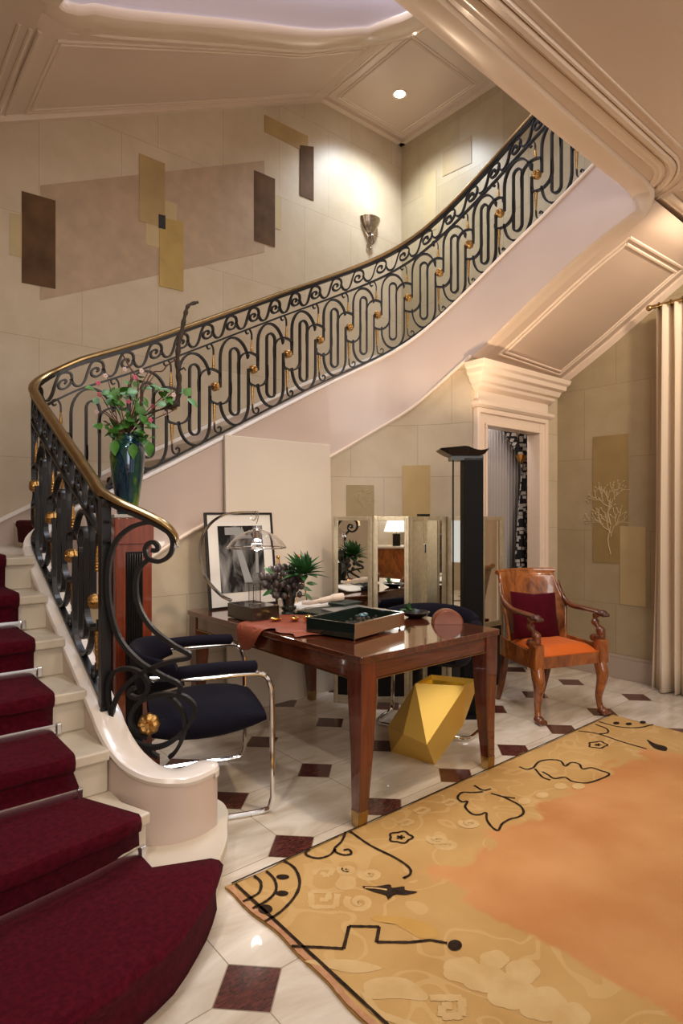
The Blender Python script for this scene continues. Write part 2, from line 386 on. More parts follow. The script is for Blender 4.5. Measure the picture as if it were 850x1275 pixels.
# door wall with opening
DY = 2.95; DX0, DX1, DZ = 3.93, 4.71, 2.10
mb = MB(); mb.box(3.80, DX0, DY, DY+.07, 0, 2.62).box(DX1, 5.05, DY, DY+.07, 0, 2.62).box(DX0, DX1, DY, DY+.07, DZ, 2.62)
struct('wall_door', mb, 'wall_low', smooth=False, uv=lambda c: (c[0], c[2]))
mb = MB(); mb.box(DX0, DX0+.018, DY-.046, DY+.085, 0, DZ-.018).box(DX1-.018, DX1, DY-.046, DY+.085, 0, DZ-.018).box(DX0, DX1, DY-.046, DY+.085, DZ-.018, DZ)
def casing(mb, x0, x1, z, wd, y0, y1):
    mb.box(x0-wd, x0, y0, y1, 0, z+wd).box(x1, x1+wd, y0, y1, 0, z+wd).box(x0, x1, y0, y1, z, z+wd)
casing(mb, DX0-.001, DX1+.001, DZ+.001, .105, DY-.03, DY-.001)
casing(mb, DX0-.075, DX1+.075, DZ+.075, .04, DY-.05, DY-.002)
struct('trim_door_casing', mb, 'trim', smooth=False, bevel=.006)
mb = MB()
zz = DZ+.115
prof = [(.055, 0), (.075, .02), (.075, .045), (.04, .055), (.03, .06), (.03, .135), (.06, .15), (.075, .16), (.08, .185), (.105, .195), (.12, .235), (.15, .25), (.155, .285), (.175, .30), (.185, .335)]
rows = []
cx0, cx1 = DX0-.07, DX1+.11
for q, z in prof: rows.append([(cx0-q*.8, DY, zz+z), (cx0-q*.8, DY-q, zz+z), (cx1+q*.8, DY-q, zz+z), (cx1+q*.8, DY, zz+z)])
mb.grid(rows); mb.add(rows[-1], [(0, 1, 2, 3)]); mb.add(rows[0], [(3, 2, 1, 0)])
struct('trim_door_cornice', mb, 'trim', smooth=False, bevel=.003)
# room beyond the doorway
mb = MB().box(3.84, 5.05, 3.75, 3.8, 0, 2.6).box(3.80, 3.84, 3.03, 3.8, 0, 2.6).box(3.80, 5.05, 3.03, 3.8, 2.6, 2.63)
struct('wall_beyond_door', mb, 'plaster', smooth=False)
l = bpy.data.lights.new('beyond_light', 'POINT'); l.energy = 6; l.color = (.95, .94, 1); l.shadow_soft_size = .1
lo = bpy.data.objects.new('beyond_light', l); C.objects.link(lo); lo.location = (4.2, 3.10, 2.40)

# wall under the stair, following the stringer
def wallface(s0, s1, n, z0f, z1f, off, m, name, th=.03, uvo=0):
    mb = MB(); rows0 = []; rows1 = []
    for s in fr(s0, s1, n):
        p, nn = path(s); a = p+nn*off; b = p+nn*(off-th)
        rows0.append([a+Vector((0, 0, z)) for z in (z0f(s), z1f(s))]+[b+Vector((0, 0, z)) for z in (z1f(s), z0f(s))])
    mb.grid(rows0, cv=True); mb.add(rows0[0], [(0, 1, 2, 3)]); mb.add(rows0[-1], [(3, 2, 1, 0)])
    us = {}
    for i, s in enumerate(fr(s0, s1, n)):
        for v in rows0[i]: us[(round(v.x, 4), round(v.y, 4))] = s
    return struct(name, mb, m, uv=lambda c: (us.get((round(c[0], 4), round(c[1], 4)), 0), c[2]))
S_w = S_c+R2*(pi/2-math.asin((DY+.0-YA)/R2))
wallface(S_a-.3, S_w, 60, lambda s: 0, lambda s: low(s)+.05, .02, 'wall_low', 'wall_under_stair')

# stringer, curb cap, soffits -> one staircase thing
stair = thing('staircase', 'sweeping staircase with cream stone steps and blush plaster stringer rising around the hall', 'staircase', (.8, 2.4, 0))
stair['kind'] = 'structure'
def sp(o):
    o.location = -Vector(stair.location); o.parent = stair; return o
VOL = catmull([(1.105, 2.155), (1.03, 2.135), (.95, 2.15), (.885, 2.205), (.848, 2.30), (X1, 2.40), (X1, PY)], 5)
VZ = [(0, .395), (.12, .395), (.25, .41), (.36, .455), (.46, .52), (.6, .60), (.75, .68)]
vl = [0]
for a, b in zip(VOL, VOL[1:]): vl.append(vl[-1]+(b-a).length)
VZt = vl[-1]
def volz(q): return interp(q/VZt, [(0, .39), (.2, .392), (.4, .415), (.6, .455), (.8, .51), (1, curb(0))])
CPATH = [Vector((p.x, p.y, volz(q))) for p, q in zip(VOL, vl)][:-1]+[Vector((*path(s)[0][:2], curb(s))) for s in fr(0, S_end, 170)]
prof = [(-.060, -.010), (-.055, .004), (-.040, .010), (.040, .010), (.055, .004), (.060, -.010), (.055, -.024), (.048, -.030), (-.048, -.030), (-.055, -.024)]
mb = MB(); k = len(VOL)+34
mb.sweep(CPATH[:k], prof)
e = CPATH[0]; d = (CPATH[0]-CPATH[1]).normalized(); ang = atan2(d.y, d.x)
rows = []
for q, z in ((.060, -.010), (.055, .004), (.040, .010), (.0, .010)):
    rows.append([e+Vector((q*cos(ang-pi/2+pi*i/10), q*sin(ang-pi/2+pi*i/10), z)) for i in range(11)])
mb.grid(rows); mb.grid([[Vector(p)+Vector((0, 0, -.022)) for p in rows[0]], rows[0]])
sp(mb.build('curb_cap', 'white'))
mb = MB(); mb.sweep(CPATH[k-1:], [(-.05, -.02), (-.05, .006), (.05, .006), (.062, -.002), (.062, -.014), (.05, -.022)])
sp(mb.build('stringer_cap', 'cap'))
# curb body lower flight
mb = MB(); rows = []
kk = len(VOL)+40
for i in range(kk):
    p = CPATH[i]; t = CPATH[min(i+1, kk-1)]-CPATH[max(i-1, 0)]; sd = Vector((t.y, -t.x, 0)).normalized()*.052
    zt = p.z-.02; rows.append([Vector((p.x, p.y, 0))+sd, Vector((p.x, p.y, zt))+sd, Vector((p.x, p.y, zt))-sd, Vector((p.x, p.y, 0))-sd])
mb.grid(rows, cv=True)
mb.grid([[Vector((e.x, e.y, z))+Vector((.052*cos(ang-pi/2+pi*i/10), .052*sin(ang-pi/2+pi*i/10), 0)) for i in range(11)] for z in (0, e.z-.01)])
sp(mb.build('curb_wall', 'stringer'))
# main stringer
mb = MB(); rows = []
def lowc(s): return min(low(s), curb(s)-.3)
SS = fr(S_a, S_end+.012, 150)
for s in SS:
    p, nn = path(s); a = p+nn*.05; b = p-nn*.05
    zc = curb(s)-.015; zl = lowc(s)
    rows.append([a+Vector((0, 0, zl)), a+Vector((0, 0, zc)), b+Vector((0, 0, zc)), b+Vector((0, 0, zl))])
mb.grid(rows, cv=True); mb.add(rows[-1], [(0, 1, 2, 3)])
sp(mb.build('stringer', 'stringer'))
# thin lower moulding of stringer
mb = MB(); mb.sweep([path(s)[0]+path(s)[1]*.055+Vector((0, 0, lowc(s)+.004)) for s in fr(S_a+.2, S_w, 90)], [(-.006, -.012), (-.006, .012), (.008, .012), (.012, 0), (.008, -.012)])
sp(mb.build('stringer_moulding', 'trim'))

# hall ceiling with rounded opening; the moulded edge sweeps round and down the stringer
ZC = 3.40; YE = 1.63
def z_r(y): return min(ZC, interp(y, [(1.60, 3.40), (1.913, 3.202), (2.456, 2.85), (2.95, 2.56)]))
def s_of_y(y): return S_d+YA-y
def z_l(y):
    return lowc(s_of_y(y)) if y < YA else lowc(S_c+R2*(pi/2-math.asin(min(1, (y-YA)/R2))))
EP = [Vector((x, interp(x, [(-1, 1.60), (1.74, 1.631), (2.81, 1.668), (3.4, 1.68)]), ZC)) for x in fr(-1.0, 3.4, 20)]
NE = len(EP)
CN = catmull([Vector(p) for p in ((3.55, 1.682, 3.4), (3.68, 1.683, 3.399), (3.77, 1.682, 3.388), (3.82, 1.68, 3.362), (3.843, 1.684, 3.325), (3.85, 1.70, 3.285), (3.85, 1.735, 3.252), (3.85, 1.79, 3.227), (3.85, 1.88, 3.193))], 4)
EP += CN
EP += [Vector((path(q)[0].x, path(q)[0].y, lowc(q))) for q in fr(S_d+YA-1.97, S_w+.02, 30)]
EDGE = EP
def side_sweep(mb, P_, prof):
    """profile (outward from the opening, up)"""
    rows = []; n = len(P_)
    for i, p in enumerate(P_):
        t = P_[min(i+1, n-1)]-P_[max(i-1, 0)]; h = Vector((t.x, t.y, 0))
        if NE <= i < NE+len(CN):
            a_ = -pi/2+pi/2*min(1, max(0, (i-NE)/(len(CN)-6))); sd = Vector((cos(a_), sin(a_), 0))
        else: sd = Vector((h.y, -h.x, 0)).normalized()
        rows.append([p+sd*a+Vector((0, 0, b)) for a, b in prof])
    mb.grid(rows, cv=True)
mb = MB()
side_sweep(mb, EDGE, [(-.045, .05), (-.05, .004), (-.042, -.010), (-.028, -.014), (.0, -.012), (.04, -.012), (.072, -.016), (.084, -.006), (.09, .008), (.09, .05)])
struct('trim_opening_edge', mb, 'gloss')
mb = MB()
def offs(P_, d_):
    out = []
    for i, p in enumerate(P_):
        t = P_[min(i+1, len(P_)-1)]-P_[max(i-1, 0)]; out.append(p+Vector((t.y, -t.x, 0)).normalized()*d_)
    return out
for d_, wd, dz in ((.135, .030, .012), (.20, .022, .020), (.235, .010, .012), (.29, .007, .007)):
    O_ = [Vector((x, YE-d_, ZC)) for x in fr(-1.0, 3.62, 20)]+[Vector((3.62+(d_+.12)*sin(a_), YE+.12-(d_+.12)*cos(a_), ZC)) for a_ in fr(.1, pi/2, 10)]
    O_ = [Vector((p.x, min(p.y, 1.66), p.z)) for p in O_]
    mb.sweep(O_, [(-wd, .01), (-wd, -dz*.4), (-wd*.5, -dz), (wd*.5, -dz), (wd, -dz*.4), (wd, .01)])
struct('trim_ceiling_mouldings', mb, 'gloss')
# ceiling slab polygon
poly = [(-1.0, -3.5), (5.05, -3.5), (5.05, 1.60)]
poly = [(-1.0, -3.5), (5.05, -3.5), (5.05, 1.67), (3.72, 1.67), (3.4, 1.66), (2.81, 1.65), (1.74, 1.615), (-1.0, 1.585)]
mb = MB().prism(poly, ZC, ZC+.35); struct('ceiling', mb, 'plaster', smooth=False)
# corner infill and soffit of the upper flight
mb = MB(); rows = []
ys = fr(1.66, DY+.0, 26)
for y in ys:
    r_ = []
    xl = U2 if y < YA else A0+sqrt(max(0, R2*R2-(y-YA)**2))
    zl = interp(y, [(1.66, 3.385), (1.70, 3.29), (1.735, 3.255), (1.88, 3.197), (1.93, z_l(1.93))]) if y < 1.93 else z_l(y)
    for t in fr(0, 1, 14): r_.append((lerp(xl, 5.05, t), y, lerp(zl, z_r(y), min(1, t*1.0))+.002))
    rows.append(r_)
mb.grid(rows)
struct('ceiling_stair_soffit', mb, 'plaster')
def soff(y, t):
    i = 0
    while i < len(ys)-2 and ys[i+1] < y: i += 1
    f_ = (y-ys[i])/(ys[i+1]-ys[i]); j = min(13, int(t*14)); g = t*14-j
    A = Vector(rows[i][j]).lerp(Vector(rows[i][j+1]), g); B = Vector(rows[i+1][j]).lerp(Vector(rows[i+1][j+1]), g)
    return A.lerp(B, f_)
mb = MB()
bead = [(-.012, .004), (-.011, -.005), (0, -.010), (.011, -.005), (.012, .004)]
def fram(y0, y1, t0, t1):
    mb.sweep([soff(y, t0) for y in fr(y0, y1, 12)], bead); mb.sweep([soff(y, t1) for y in fr(y0, y1, 12)], bead)
    mb.sweep([soff(y0, t) for t in fr(t0, t1, 8)], bead); mb.sweep([soff(y1, t) for t in fr(t0, t1, 8)], bead)
fram(1.84, 2.86, .16, .90)
fram(1.88, 2.83, .195, .87)
struct('trim_soffit_panel', mb, 'trim')
mb = MB()
for yb, wd, dz in ((1.60, .035, .02), (1.50, .018, .012), (1.44, .01, .008)):
    mb.sweep([Vector((x, yb, ZC-.0)) for x in fr(4.02, 5.04, 4)], [(-wd, .02), (-wd, -dz*.4), (-wd*.5, -dz), (wd*.5, -dz), (wd, -dz*.4), (wd, .02)])
mb.box(5.0, 5.05, -3.5, 1.6, ZC-.06, ZC).box(4.97, 5.05, -3.5, 1.6, ZC-.02, ZC)
struct('trim_ceiling_beam', mb, 'gloss')
# cornice line along right wall under soffit
mb = MB(); mb.sweep([Vector((5.035, y, z_r(y)-.01)) for y in fr(1.6, DY, 12)], [(-.03, .02), (-.03, -.01), (.0, -.03), (.015, -.04), (.015, .02)])
struct('trim_soffit_right', mb, 'trim')

# second flight overhead
YB = 3.80
def z2b(x): return interp(x, [(.90, 4.23), (2.12, 4.83), (3.86, 5.70)]) if .9 < x < 3.86 else (4.23 if x <= .9 else 5.70)
def z2f(x): return interp(x, [(.95, 4.30), (2.25, 4.87), (2.98, 5.17), (3.70, 5.62), (3.86, 5.70)]) if .95 < x < 3.86 else (4.27 if x <= .95 else 5.70)
mb = MB(); rows = []
for x in fr(.90, 3.86, 24): rows.append([(x, lerp(YB-.02, 4.93, t), lerp(z2f(x), z2b(x), t)) for t in fr(0, 1, 6)])
mb.grid(rows); mb.grid([[(x, y, 4.24) for y in fr(1.4, 4.93, 6)] for x in fr(-1, .9, 4)])
mb.grid([[(x, y, 5.70) for y in fr(3.6, 4.93, 4)] for x in fr(3.80, 5.05, 4)])
mb.grid([[(x, y, 5.70+(3.6-y)*.56) for y in fr(1.0, 3.6, 4)] for x in fr(3.80, 5.05, 4)])
mb.add([(.9, YB-.02, 4.24), (.9, 4.93, 4.24), (.9, 4.93, 4.235), (.9, YB-.02, 4.30)], [(0, 1, 2, 3)])
struct('ceiling_upper_flight', mb, 'plaster')
mb = MB()
P2 = []
r3 = .25; xa = .90
for i in range(9):
    a = pi+(-pi/2)*i/8; P2.append(Vector((xa+r3+r3*cos(a), YB-r3+r3*sin(a), 0)))
P2 = [Vector((xa, y, 0)) for y in fr(1.6, YB-r3-.02, 8)]+P2
P2 += [Vector((x, YB, 0)) for x in fr(xa+r3+.05, 3.45, 20)]
r4 = .42
for i in range(1, 11):
    a = pi/2-pi/2*i/10; P2.append(Vector((3.45+r4*cos(a), YB-r4+r4*sin(a), 0)))
P2 += [Vector((3.87, y, 0)) for y in fr(YB-r4-.05, 1.2, 8)]
def pz(p):
    if p.y < YB-r3 and p.x < 2: return lerp(3.55, 4.22, min(1, (p.y-1.6)/(YB-r3-1.6)))
    if p.y < 3.6 and p.x > 3: return 5.62+(3.6-p.y)*.56
    return z2f(p.x)-.0 if p.x > .95 else 4.27
P2 = [Vector((p.x, p.y, pz(p))) for p in P2]
z_ = [p.z for p in P2]
for i in range(len(P2)):
    w_ = z_[max(0, i-2):i+3]; P2[i].z = sum(w_)/len(w_)
mb.sweep(P2, [(-.17, .03), (-.17, -.010), (-.155, -.018), (-.14, -.008), (-.12, -.014), (-.05, -.026), (.0, -.026), (.035, -.014), (.045, .004), (.045, .05)])
struct('trim_upper_edge', mb, 'gloss')
mb = MB()
rows = [[p, p+Vector((0, 0, 1.0))] for p in P2]
mb.grid(rows)
o = struct('wall_upper_stringer', mb, 'lilac', solid=.06)
# beads on upper soffits
mb = MB()
def q2(x, t): return Vector((x, lerp(YB, 4.93, t), lerp(z2f(x), z2b(x), t)-.0))
for (xa_, xb_, ta, tb) in ((1.06, 3.70, .20, .93), (1.09, 3.67, .235, .90)):
    mb.sweep([q2(x, ta) for x in fr(xa_, xb_, 16)], bead); mb.sweep([q2(x, tb) for x in fr(xa_, xb_, 16)], bead)
    mb.sweep([q2(xa_, t) for t in fr(ta, tb, 6)], bead); mb.sweep([q2(xb_, t) for t in fr(ta, tb, 6)], bead)
for x in (.70, .82, .88, .93): mb.sweep([Vector((x, y, 4.24 if x < .9 else 4.25)) for y in fr(3.9, 4.92, 5)], bead)
def rect(x0, x1, y0, y1, zf):
    for a, b in (((x0, y0), (x1, y0)), ((x1, y0), (x1, y1)), ((x1, y1), (x0, y1)), ((x0, y1), (x0, y0))):
        mb.sweep([Vector((lerp(a[0], b[0], t), lerp(a[1], b[1], t), zf(lerp(a[1], b[1], t)))) for t in fr(0, 1, 4)], bead)
rect(3.98, 4.93, 3.76, 4.81, lambda y: 5.70); rect(4.01, 4.90, 3.79, 4.78, lambda y: 5.70)
rect(4.05, 4.90, 2.2, 3.45, lambda y: 5.70+(3.6-y)*.56); rect(4.15, 4.80, 2.3, 3.3, lambda y: 5.70+(3.6-y)*.56)
for x in (3.86, 3.90): mb.sweep([Vector((x, y, 5.70)) for y in fr(3.8, 4.92, 3)], bead)
rect(-.9, .55, 3.0, 4.8, lambda y: 4.24)
struct('trim_upper_panels', mb, 'gloss')
mb = MB()
for a, b in (((3.90, 4.89), (5.05, 4.89)), ):
    mb.box(3.86, 5.05, 4.87, 4.93, 5.66, 5.70)
mb.box(4.99, 5.05, 3.6, 4.93, 5.66, 5.70)
mb.sweep([Vector((x, 4.90, z2b(x)-.02)) for x in fr(.9, 3.86, 12)], [(-.03, .03), (-.03, -.02), (.02, -.02), (.03, .03)])
struct('trim_upper_cornice', mb, 'gloss')

# steps
RS = .165
NOS = {1: None, 2: 2.0, 3: 2.29, 4: 2.56, 5: 2.86, 6: 3.15, 7: 3.44}
F1 = [(-.8, 1.62), (-.2, 1.54), (.42, 1.541), (.567, 1.568), (.706, 1.612), (.81, 1.676), (.933, 1.775), (1.019, 1.879), (1.12, 2.0), (1.178, 2.101), (1.235, 2.20), (1.25, 2.30), (1.20, 2.41), (1.08, 2.46), (.93, 2.46)]
F1 = [(p.x, p.y) for p in catmull([(a, b, 0) for a, b in F1], 5)]
F2 = [(-.8, 1.90), (-.2, 1.92), (.36, 1.965), (.5, 1.99), (.66, 2.015), (.80, 2.045), (.85, 2.06)]
def inset(P_, d_):
    out = []
    for i, p in enumerate(P_):
        a = Vector(P_[max(0, i-1)]); b = Vector(P_[min(len(P_)-1, i+1)]); t = (b-a).normalized(); out.append((p[0]-t.y*d_, p[1]+t.x*d_))
    return out
def step(front, back, n, z0=None):
    z = RS*n; mb = MB()
    mb.prism(front+back, z-.04, z); mb.prism(inset(front, .022)+back, (z0 if z0 is not None else z-RS), z-.04)
    sp(mb.build('step', 'stone', smooth=False, bevel=.006))
step(F1, [(-.8, 2.46)], 1, 0)
step(F2, [(.80, 2.2), (.80, 2.5), (-.8, 2.5)], 2)
for n in range(3, 7):
    y = NOS[n]; step([(-.8, y), (.788, y)], [(.788, y+.4), (-.8, y+.4)], n)
step([(-.8, 3.44), (.80, 3.44)], [(.80, 3.62), (.86, 3.75), (1.0, 3.84), (1.05, 4.93), (-.8, 4.93)], 7)
SK = [S_b-.02+.31*i for i in range(0, 30)]
def outer(s):
    p, nn = path(s)
    if s <= S_c: return Vector((p.x, 4.93, 0))
    d_ = -nn; tx = (5.05-p.x)/d_.x if d_.x > 1e-4 else 1e9; ty = (4.93-p.y)/d_.y if d_.y > 1e-4 else 1e9
    return p+d_*min(tx, ty)
def mstep(i, s0, s1):
    z = 1.155+RS*(i+1); a = path(s0); b = path(s1); oa = outer(s0); ob = outer(s1)
    P_ = [(a[0]-a[1]*.05)[:2], tuple(oa[:2])]
    if abs(oa.y-4.93) < 1e-3 and abs(ob.x-5.05) < 1e-3 and ob.y < 4.92: P_.append((5.05, 4.93))
    P_ += [tuple(ob[:2]), (b[0]-b[1]*.05)[:2]]
    mb = MB().prism([tuple(p) for p in P_], z-.2, z); sp(mb.build('step', 'stone', smooth=False, bevel=.006))
i = 0; s = S_b-.02
while s < S_end-.1:
    mstep(i, s, s+.315); s += .315*(1.0 if s < S_c or s > S_d else .97); i += 1
# skirting along the back wall
mb = MB(); SKI = lambda x: interp(x, [(.91, 1.345), (1.10, 1.446), (2.497, 2.148), (3.74, 2.756), (4.4, 3.05)])
poly = []
X_ = fr(.3, 4.6, 30)
for x in X_: poly.append((x, SKI(x)))
v0 = [(x, 4.90, z-.62) for x, z in poly]; v1 = [(x, 4.90, z) for x, z in poly]; v2 = [(x, 4.93, z) for x, z in poly]
mb.grid([v0, v1, v2]); sp(mb.build('skirting', 'stringer', smooth=False))
mb = MB(); mb.sweep([Vector((x, 4.89, SKI(x))) for x in X_], [(-.03, -.02), (-.03, .01), (.015, .01), (.015, -.02)])
sp(mb.build('skirting_cap', 'cap'))
# filler behind the curb under lower flight
# ------------------------------------------------------------------ carpet and rods
def resamp(P_, n):
    P_ = [Vector(p).to_2d() if len(p) > 2 else Vector(p) for p in P_]; L_ = [0]
    for a, b in zip(P_, P_[1:]): L_.append(L_[-1]+(b-a).length)
    out = []
    for i in range(n+1):
        d_ = L_[-1]*i/n; j = 0
        while j < len(L_)-2 and L_[j+1] < d_: j += 1
        out.append(P_[j].lerp(P_[j+1], (d_-L_[j])/(L_[j+1]-L_[j])))
    return out
NX = 26
fc = [(p.x, p.y) for p in catmull([(-.8, 1.62, 0), (-.2, 1.53, 0), (.42, 1.531, 0), (.567, 1.558, 0), (.706, 1.602, 0), (.81, 1.666, 0), (.925, 1.765, 0), (1.02, 1.875, 0)], 5)]
def rowz(P_, z, dy=0, dn=0):
    P_ = inset(P_, dn) if dn else P_
    R_ = resamp(P_, NX)
    return [(p.x, p.y+dy, z+.002*sin(p.x*31+z*50)) for p in R_]
base2 = [(-.8, 1.93), (-.2, 1.95), (.36, 1.995), (.5, 2.02), (.66, 2.05), (.82, 2.095)]
rows = [rowz(fc, .006, 0, .014), rowz(fc, .06, 0, .018), rowz(fc, .118, 0, .012), rowz(fc, .138, 0, -.004), rowz(fc, .158, 0, -.008), rowz(fc, .172, 0, .004), rowz(fc, .177, 0, .03)]
rows += [rowz(base2, .177, -.12), rowz(base2, .176, -.012), rowz(base2, .185, -.002)]
def stepc(rows, n, xr, xr0=None):
    z = RS*n+.012
    if n == 2: C_ = [(-.8, 1.90), (-.2, 1.92), (.36, 1.965), (.5, 1.985), (.66, 2.01), (.80, 2.035)]
    else: C_ = [(-.8, NOS[n]), (xr, NOS[n])]
    b_ = lambda dy, zz: rowz(C_, zz, dy)
    rows += [b_(.012, z-.06), b_(-.010, z-.045), b_(-.016, z-.022), b_(-.010, z-.004), b_(.006, z)]
    nb = NOS[n+1]+.02 if n < 7 else 4.9
    last = [(-.8, nb), (xr if n > 2 else .69, nb)]
    rows += [rowz(last, z, -.03), rowz(last, z+.008, -.004)]
for n in range(2, 8): stepc(rows, n, .66)
cp = MB().grid(rows)
# main flight, first steps
rows = []
for i in range(3):
    z = 1.155+RS*(i+1)+.012; x = S_b-.02+.315*i-S_b+CXa
    for xx, zz in ((x-.004, z-.15), (x-.012, z-.05), (x-.022, z-.03), (x-.018, z-.006), (x-.002, z), (x+.30, z)):
        rows.append([(xx, y, zz) for y in fr(4.0, 4.72, 4)])
cp.grid(rows)
o = cp.build('stair_carpet', 'maroon', solid=.012); tag(o, 'burgundy carpet runner covering the stone staircase', 'carpet')
def rod(n, pts, z):
    t = thing('stair_rod', ['', 'metal carpet rod at the foot of the second riser, nearest the hall floor', 'metal carpet rod on the second stair tread, with a round end knob', 'metal carpet rod on the third stair tread', 'metal carpet rod on the fourth stair tread, short in view', 'metal carpet rod on the fifth stair tread at left edge'][n], 'stair rod', (pts[-1][0], pts[-1][1], z), group='carpet rods on the staircase')
    q = Vector(t.location)
    P_ = [Vector((a, b, z))-q for a, b in pts]
    mb = MB().sweep(P_, [(-.004, -.018), (-.004, .014), (.004, .016), (.007, .0), (.004, -.02)]); mb.build('rod', 'steel', t)
    mb = MB().box(-.006, .014, -.018, .008, -.022, .020); mb.build('bracket', 'steel', t, smooth=False, bevel=.003)
b2 = resamp(base2, 16); rod(1, [(p.x, p.y-.022) for p in b2], .198)
for n in range(2, 6):
    y = NOS[n+1]+.006; rod(n, [(-.78, y), (.1, y), (.675, y)], RS*n+.034)

# ------------------------------------------------------------------ railing
rail = thing('stair_railing', 'black wrought iron stair railing with looped panels, gilded rosettes and brass handrail', 'railing', (X1, PY, 0))
RO = Vector(rail.location)
def rp(o): return o
def P3(s, z, off=0):
    p, nn = path(s); return Vector((p.x, p.y, z))+nn*off-RO
class RB(MB):
    def rib(s, pts, t=.006, wd=.013, mi=0, closed=False):
        """flat bar: pts in (s,z) on the railing surface"""
        n = len(pts); rows = []
        for i in range(n):
            a = pts[(i-1) % n] if (closed or i > 0) else pts[0]; b = pts[(i+1) % n] if (closed or i < n-1) else pts[-1]
            dx, dz = b[0]-a[0], b[1]-a[1]; L_ = max(1e-9, sqrt(dx*dx+dz*dz)); nx, nz = -dz/L_*t, dx/L_*t
            q = pts[i]
            rows.append([P3(q[0]+nx, q[1]+nz, wd), P3(q[0]-nx, q[1]-nz, wd), P3(q[0]-nx, q[1]-nz, -wd), P3(q[0]+nx, q[1]+nz, -wd)])
        s.grid(rows, mi, cu=closed, cv=True)
        if not closed: s.add(rows[0], [(0, 1, 2, 3)], mi); s.add(rows[-1], [(3, 2, 1, 0)], mi)
        return s
def c2(P_, n=5): return [(p.x, p.y) for p in catmull([(a, b, 0) for a, b in P_], n)]
S_top = S_end
H_M = .685
m_ = RB().rib([(s, curb(s)+.028) for s in fr(-.0, S_top, 160)], .006, .014); m_.build('bottom_bar', 'iron', rail, smooth=False)
def midh(s): return railh(s)-.175
m_ = RB().rib([(s, midh(s)) for s in fr(-.0, S_top, 160)], .006, .013); m_.build('middle_bar', 'iron', rail, smooth=False)
m_ = RB().rib([(s, railh(s)-.024) for s in fr(-.0, S_top, 160)], .009, .018); m_.build('top_bar', 'iron', rail, smooth=False)
ROS = [.13, .465, .80, 1.13, 1.46]
tmp = [s_main(x, y)[0] for x, y in ((215, 505), (267.6, 485), (315, 465), (358, 447), (398, 430), (435, 415), (470, 400), (508, 382), (547, 351), (584, 312), (622, 269), (668, 221))]
ROS.append((1.46+tmp[0])/2); ROS += tmp; ROS += [tmp[-1]+.31, tmp[-1]+.62]
BR = .345
def ros(mb, c, nn, r=.031):
    up = Vector((0, 0, 1)); sd = up.cross(nn).normalized()
    T = Matrix((( sd.x, up.x, nn.x, c.x), (sd.y, up.y, nn.y, c.y), (sd.z, up.z, nn.z, c.z), (0, 0, 0, 1)))
    rows = []
    K = 40
    for q, z in ((.0, .020), (.22, .020), (.26, .012), (.34, .014), (.6, .018), (.85, .012), (1.0, .0), (1.0, -.010), (0, -.012)):
        rows.append([(r*q*(1+.035*cos(8*2*pi*k/K)*(q > .5))*cos(2*pi*k/K), r*q*(1+.035*cos(8*2*pi*k/K)*(q > .5))*sin(2*pi*k/K), z+(.0018*cos(8*2*pi*k/K) if .3 < q < .9 else 0)) for k in range(K)])
    mb.grid(rows, cv=True, T=T)
for i in range(len(ROS)-1):
    a = ROS[i]; b = ROS[i+1]; p = b-a; mid = (a+b)/2
    if a > S_top: break
    Ca = curb(a)+.028; Cm = curb(mid)+.028; Cb = curb(b)+.028
    sc = (midh(mid)-Cm)/.665
    m_ = RB()
    hw = .115*p; z0, z1 = Cm+.085*sc, Cm+.560*sc
    st = [(mid+hw*cos(t), z1-hw+hw*1.15*sin(t)) for t in fr(0, pi, 10)]+[(mid+hw*cos(t), z0+hw+hw*1.15*sin(t)) for t in fr(pi, 2*pi, 10)]
    m_.rib(st, closed=True)
    W = .37*p; top = Cm+.640*sc
    # big arch
    ra = min(.165, .45*p+.03)
    A_ = [(mid-W, Ca+BR-.0)]+[(mid-W, lerp(Ca+BR, top-ra, .6))]+[(mid-W*cos(t), top-ra+ra*sin(t)) for t in fr(0, pi*.93, 14)]+[(mid+W, Cb+BR+.10)]
    m_.rib(A_)
    # bottom U
    bot = Cm+.008
    B_ = [(mid-W, Ca+BR-.10)]+[(mid-W*cos(t), bot+ra-ra*sin(t)) for t in fr(.07*pi, pi, 14)]+[(mid+W, Cb+BR-.04), (mid+W, Cb+BR)]
    m_.rib(B_)
    # S links
    m_.rib(c2([(b-.39*p, Cb+BR-.05), (b-.39*p, Cb+BR+.04), (b-.30*p, Cb+BR+.092), (b-.12*p, Cb+BR+.118), (b+.10*p, Cb+BR+.106), (b+.126*p, Cb+BR+.07)]))
    m_.rib(c2([(a+.39*p, Ca+BR+.05), (a+.39*p, Ca+BR-.04), (a+.30*p, Ca+BR-.092), (a+.12*p, Ca+BR-.118), (a-.10*p, Ca+BR-.106), (a-.126*p, Ca+BR-.07)]))
    m_.build('looped_panel', 'iron', rail, smooth=False)
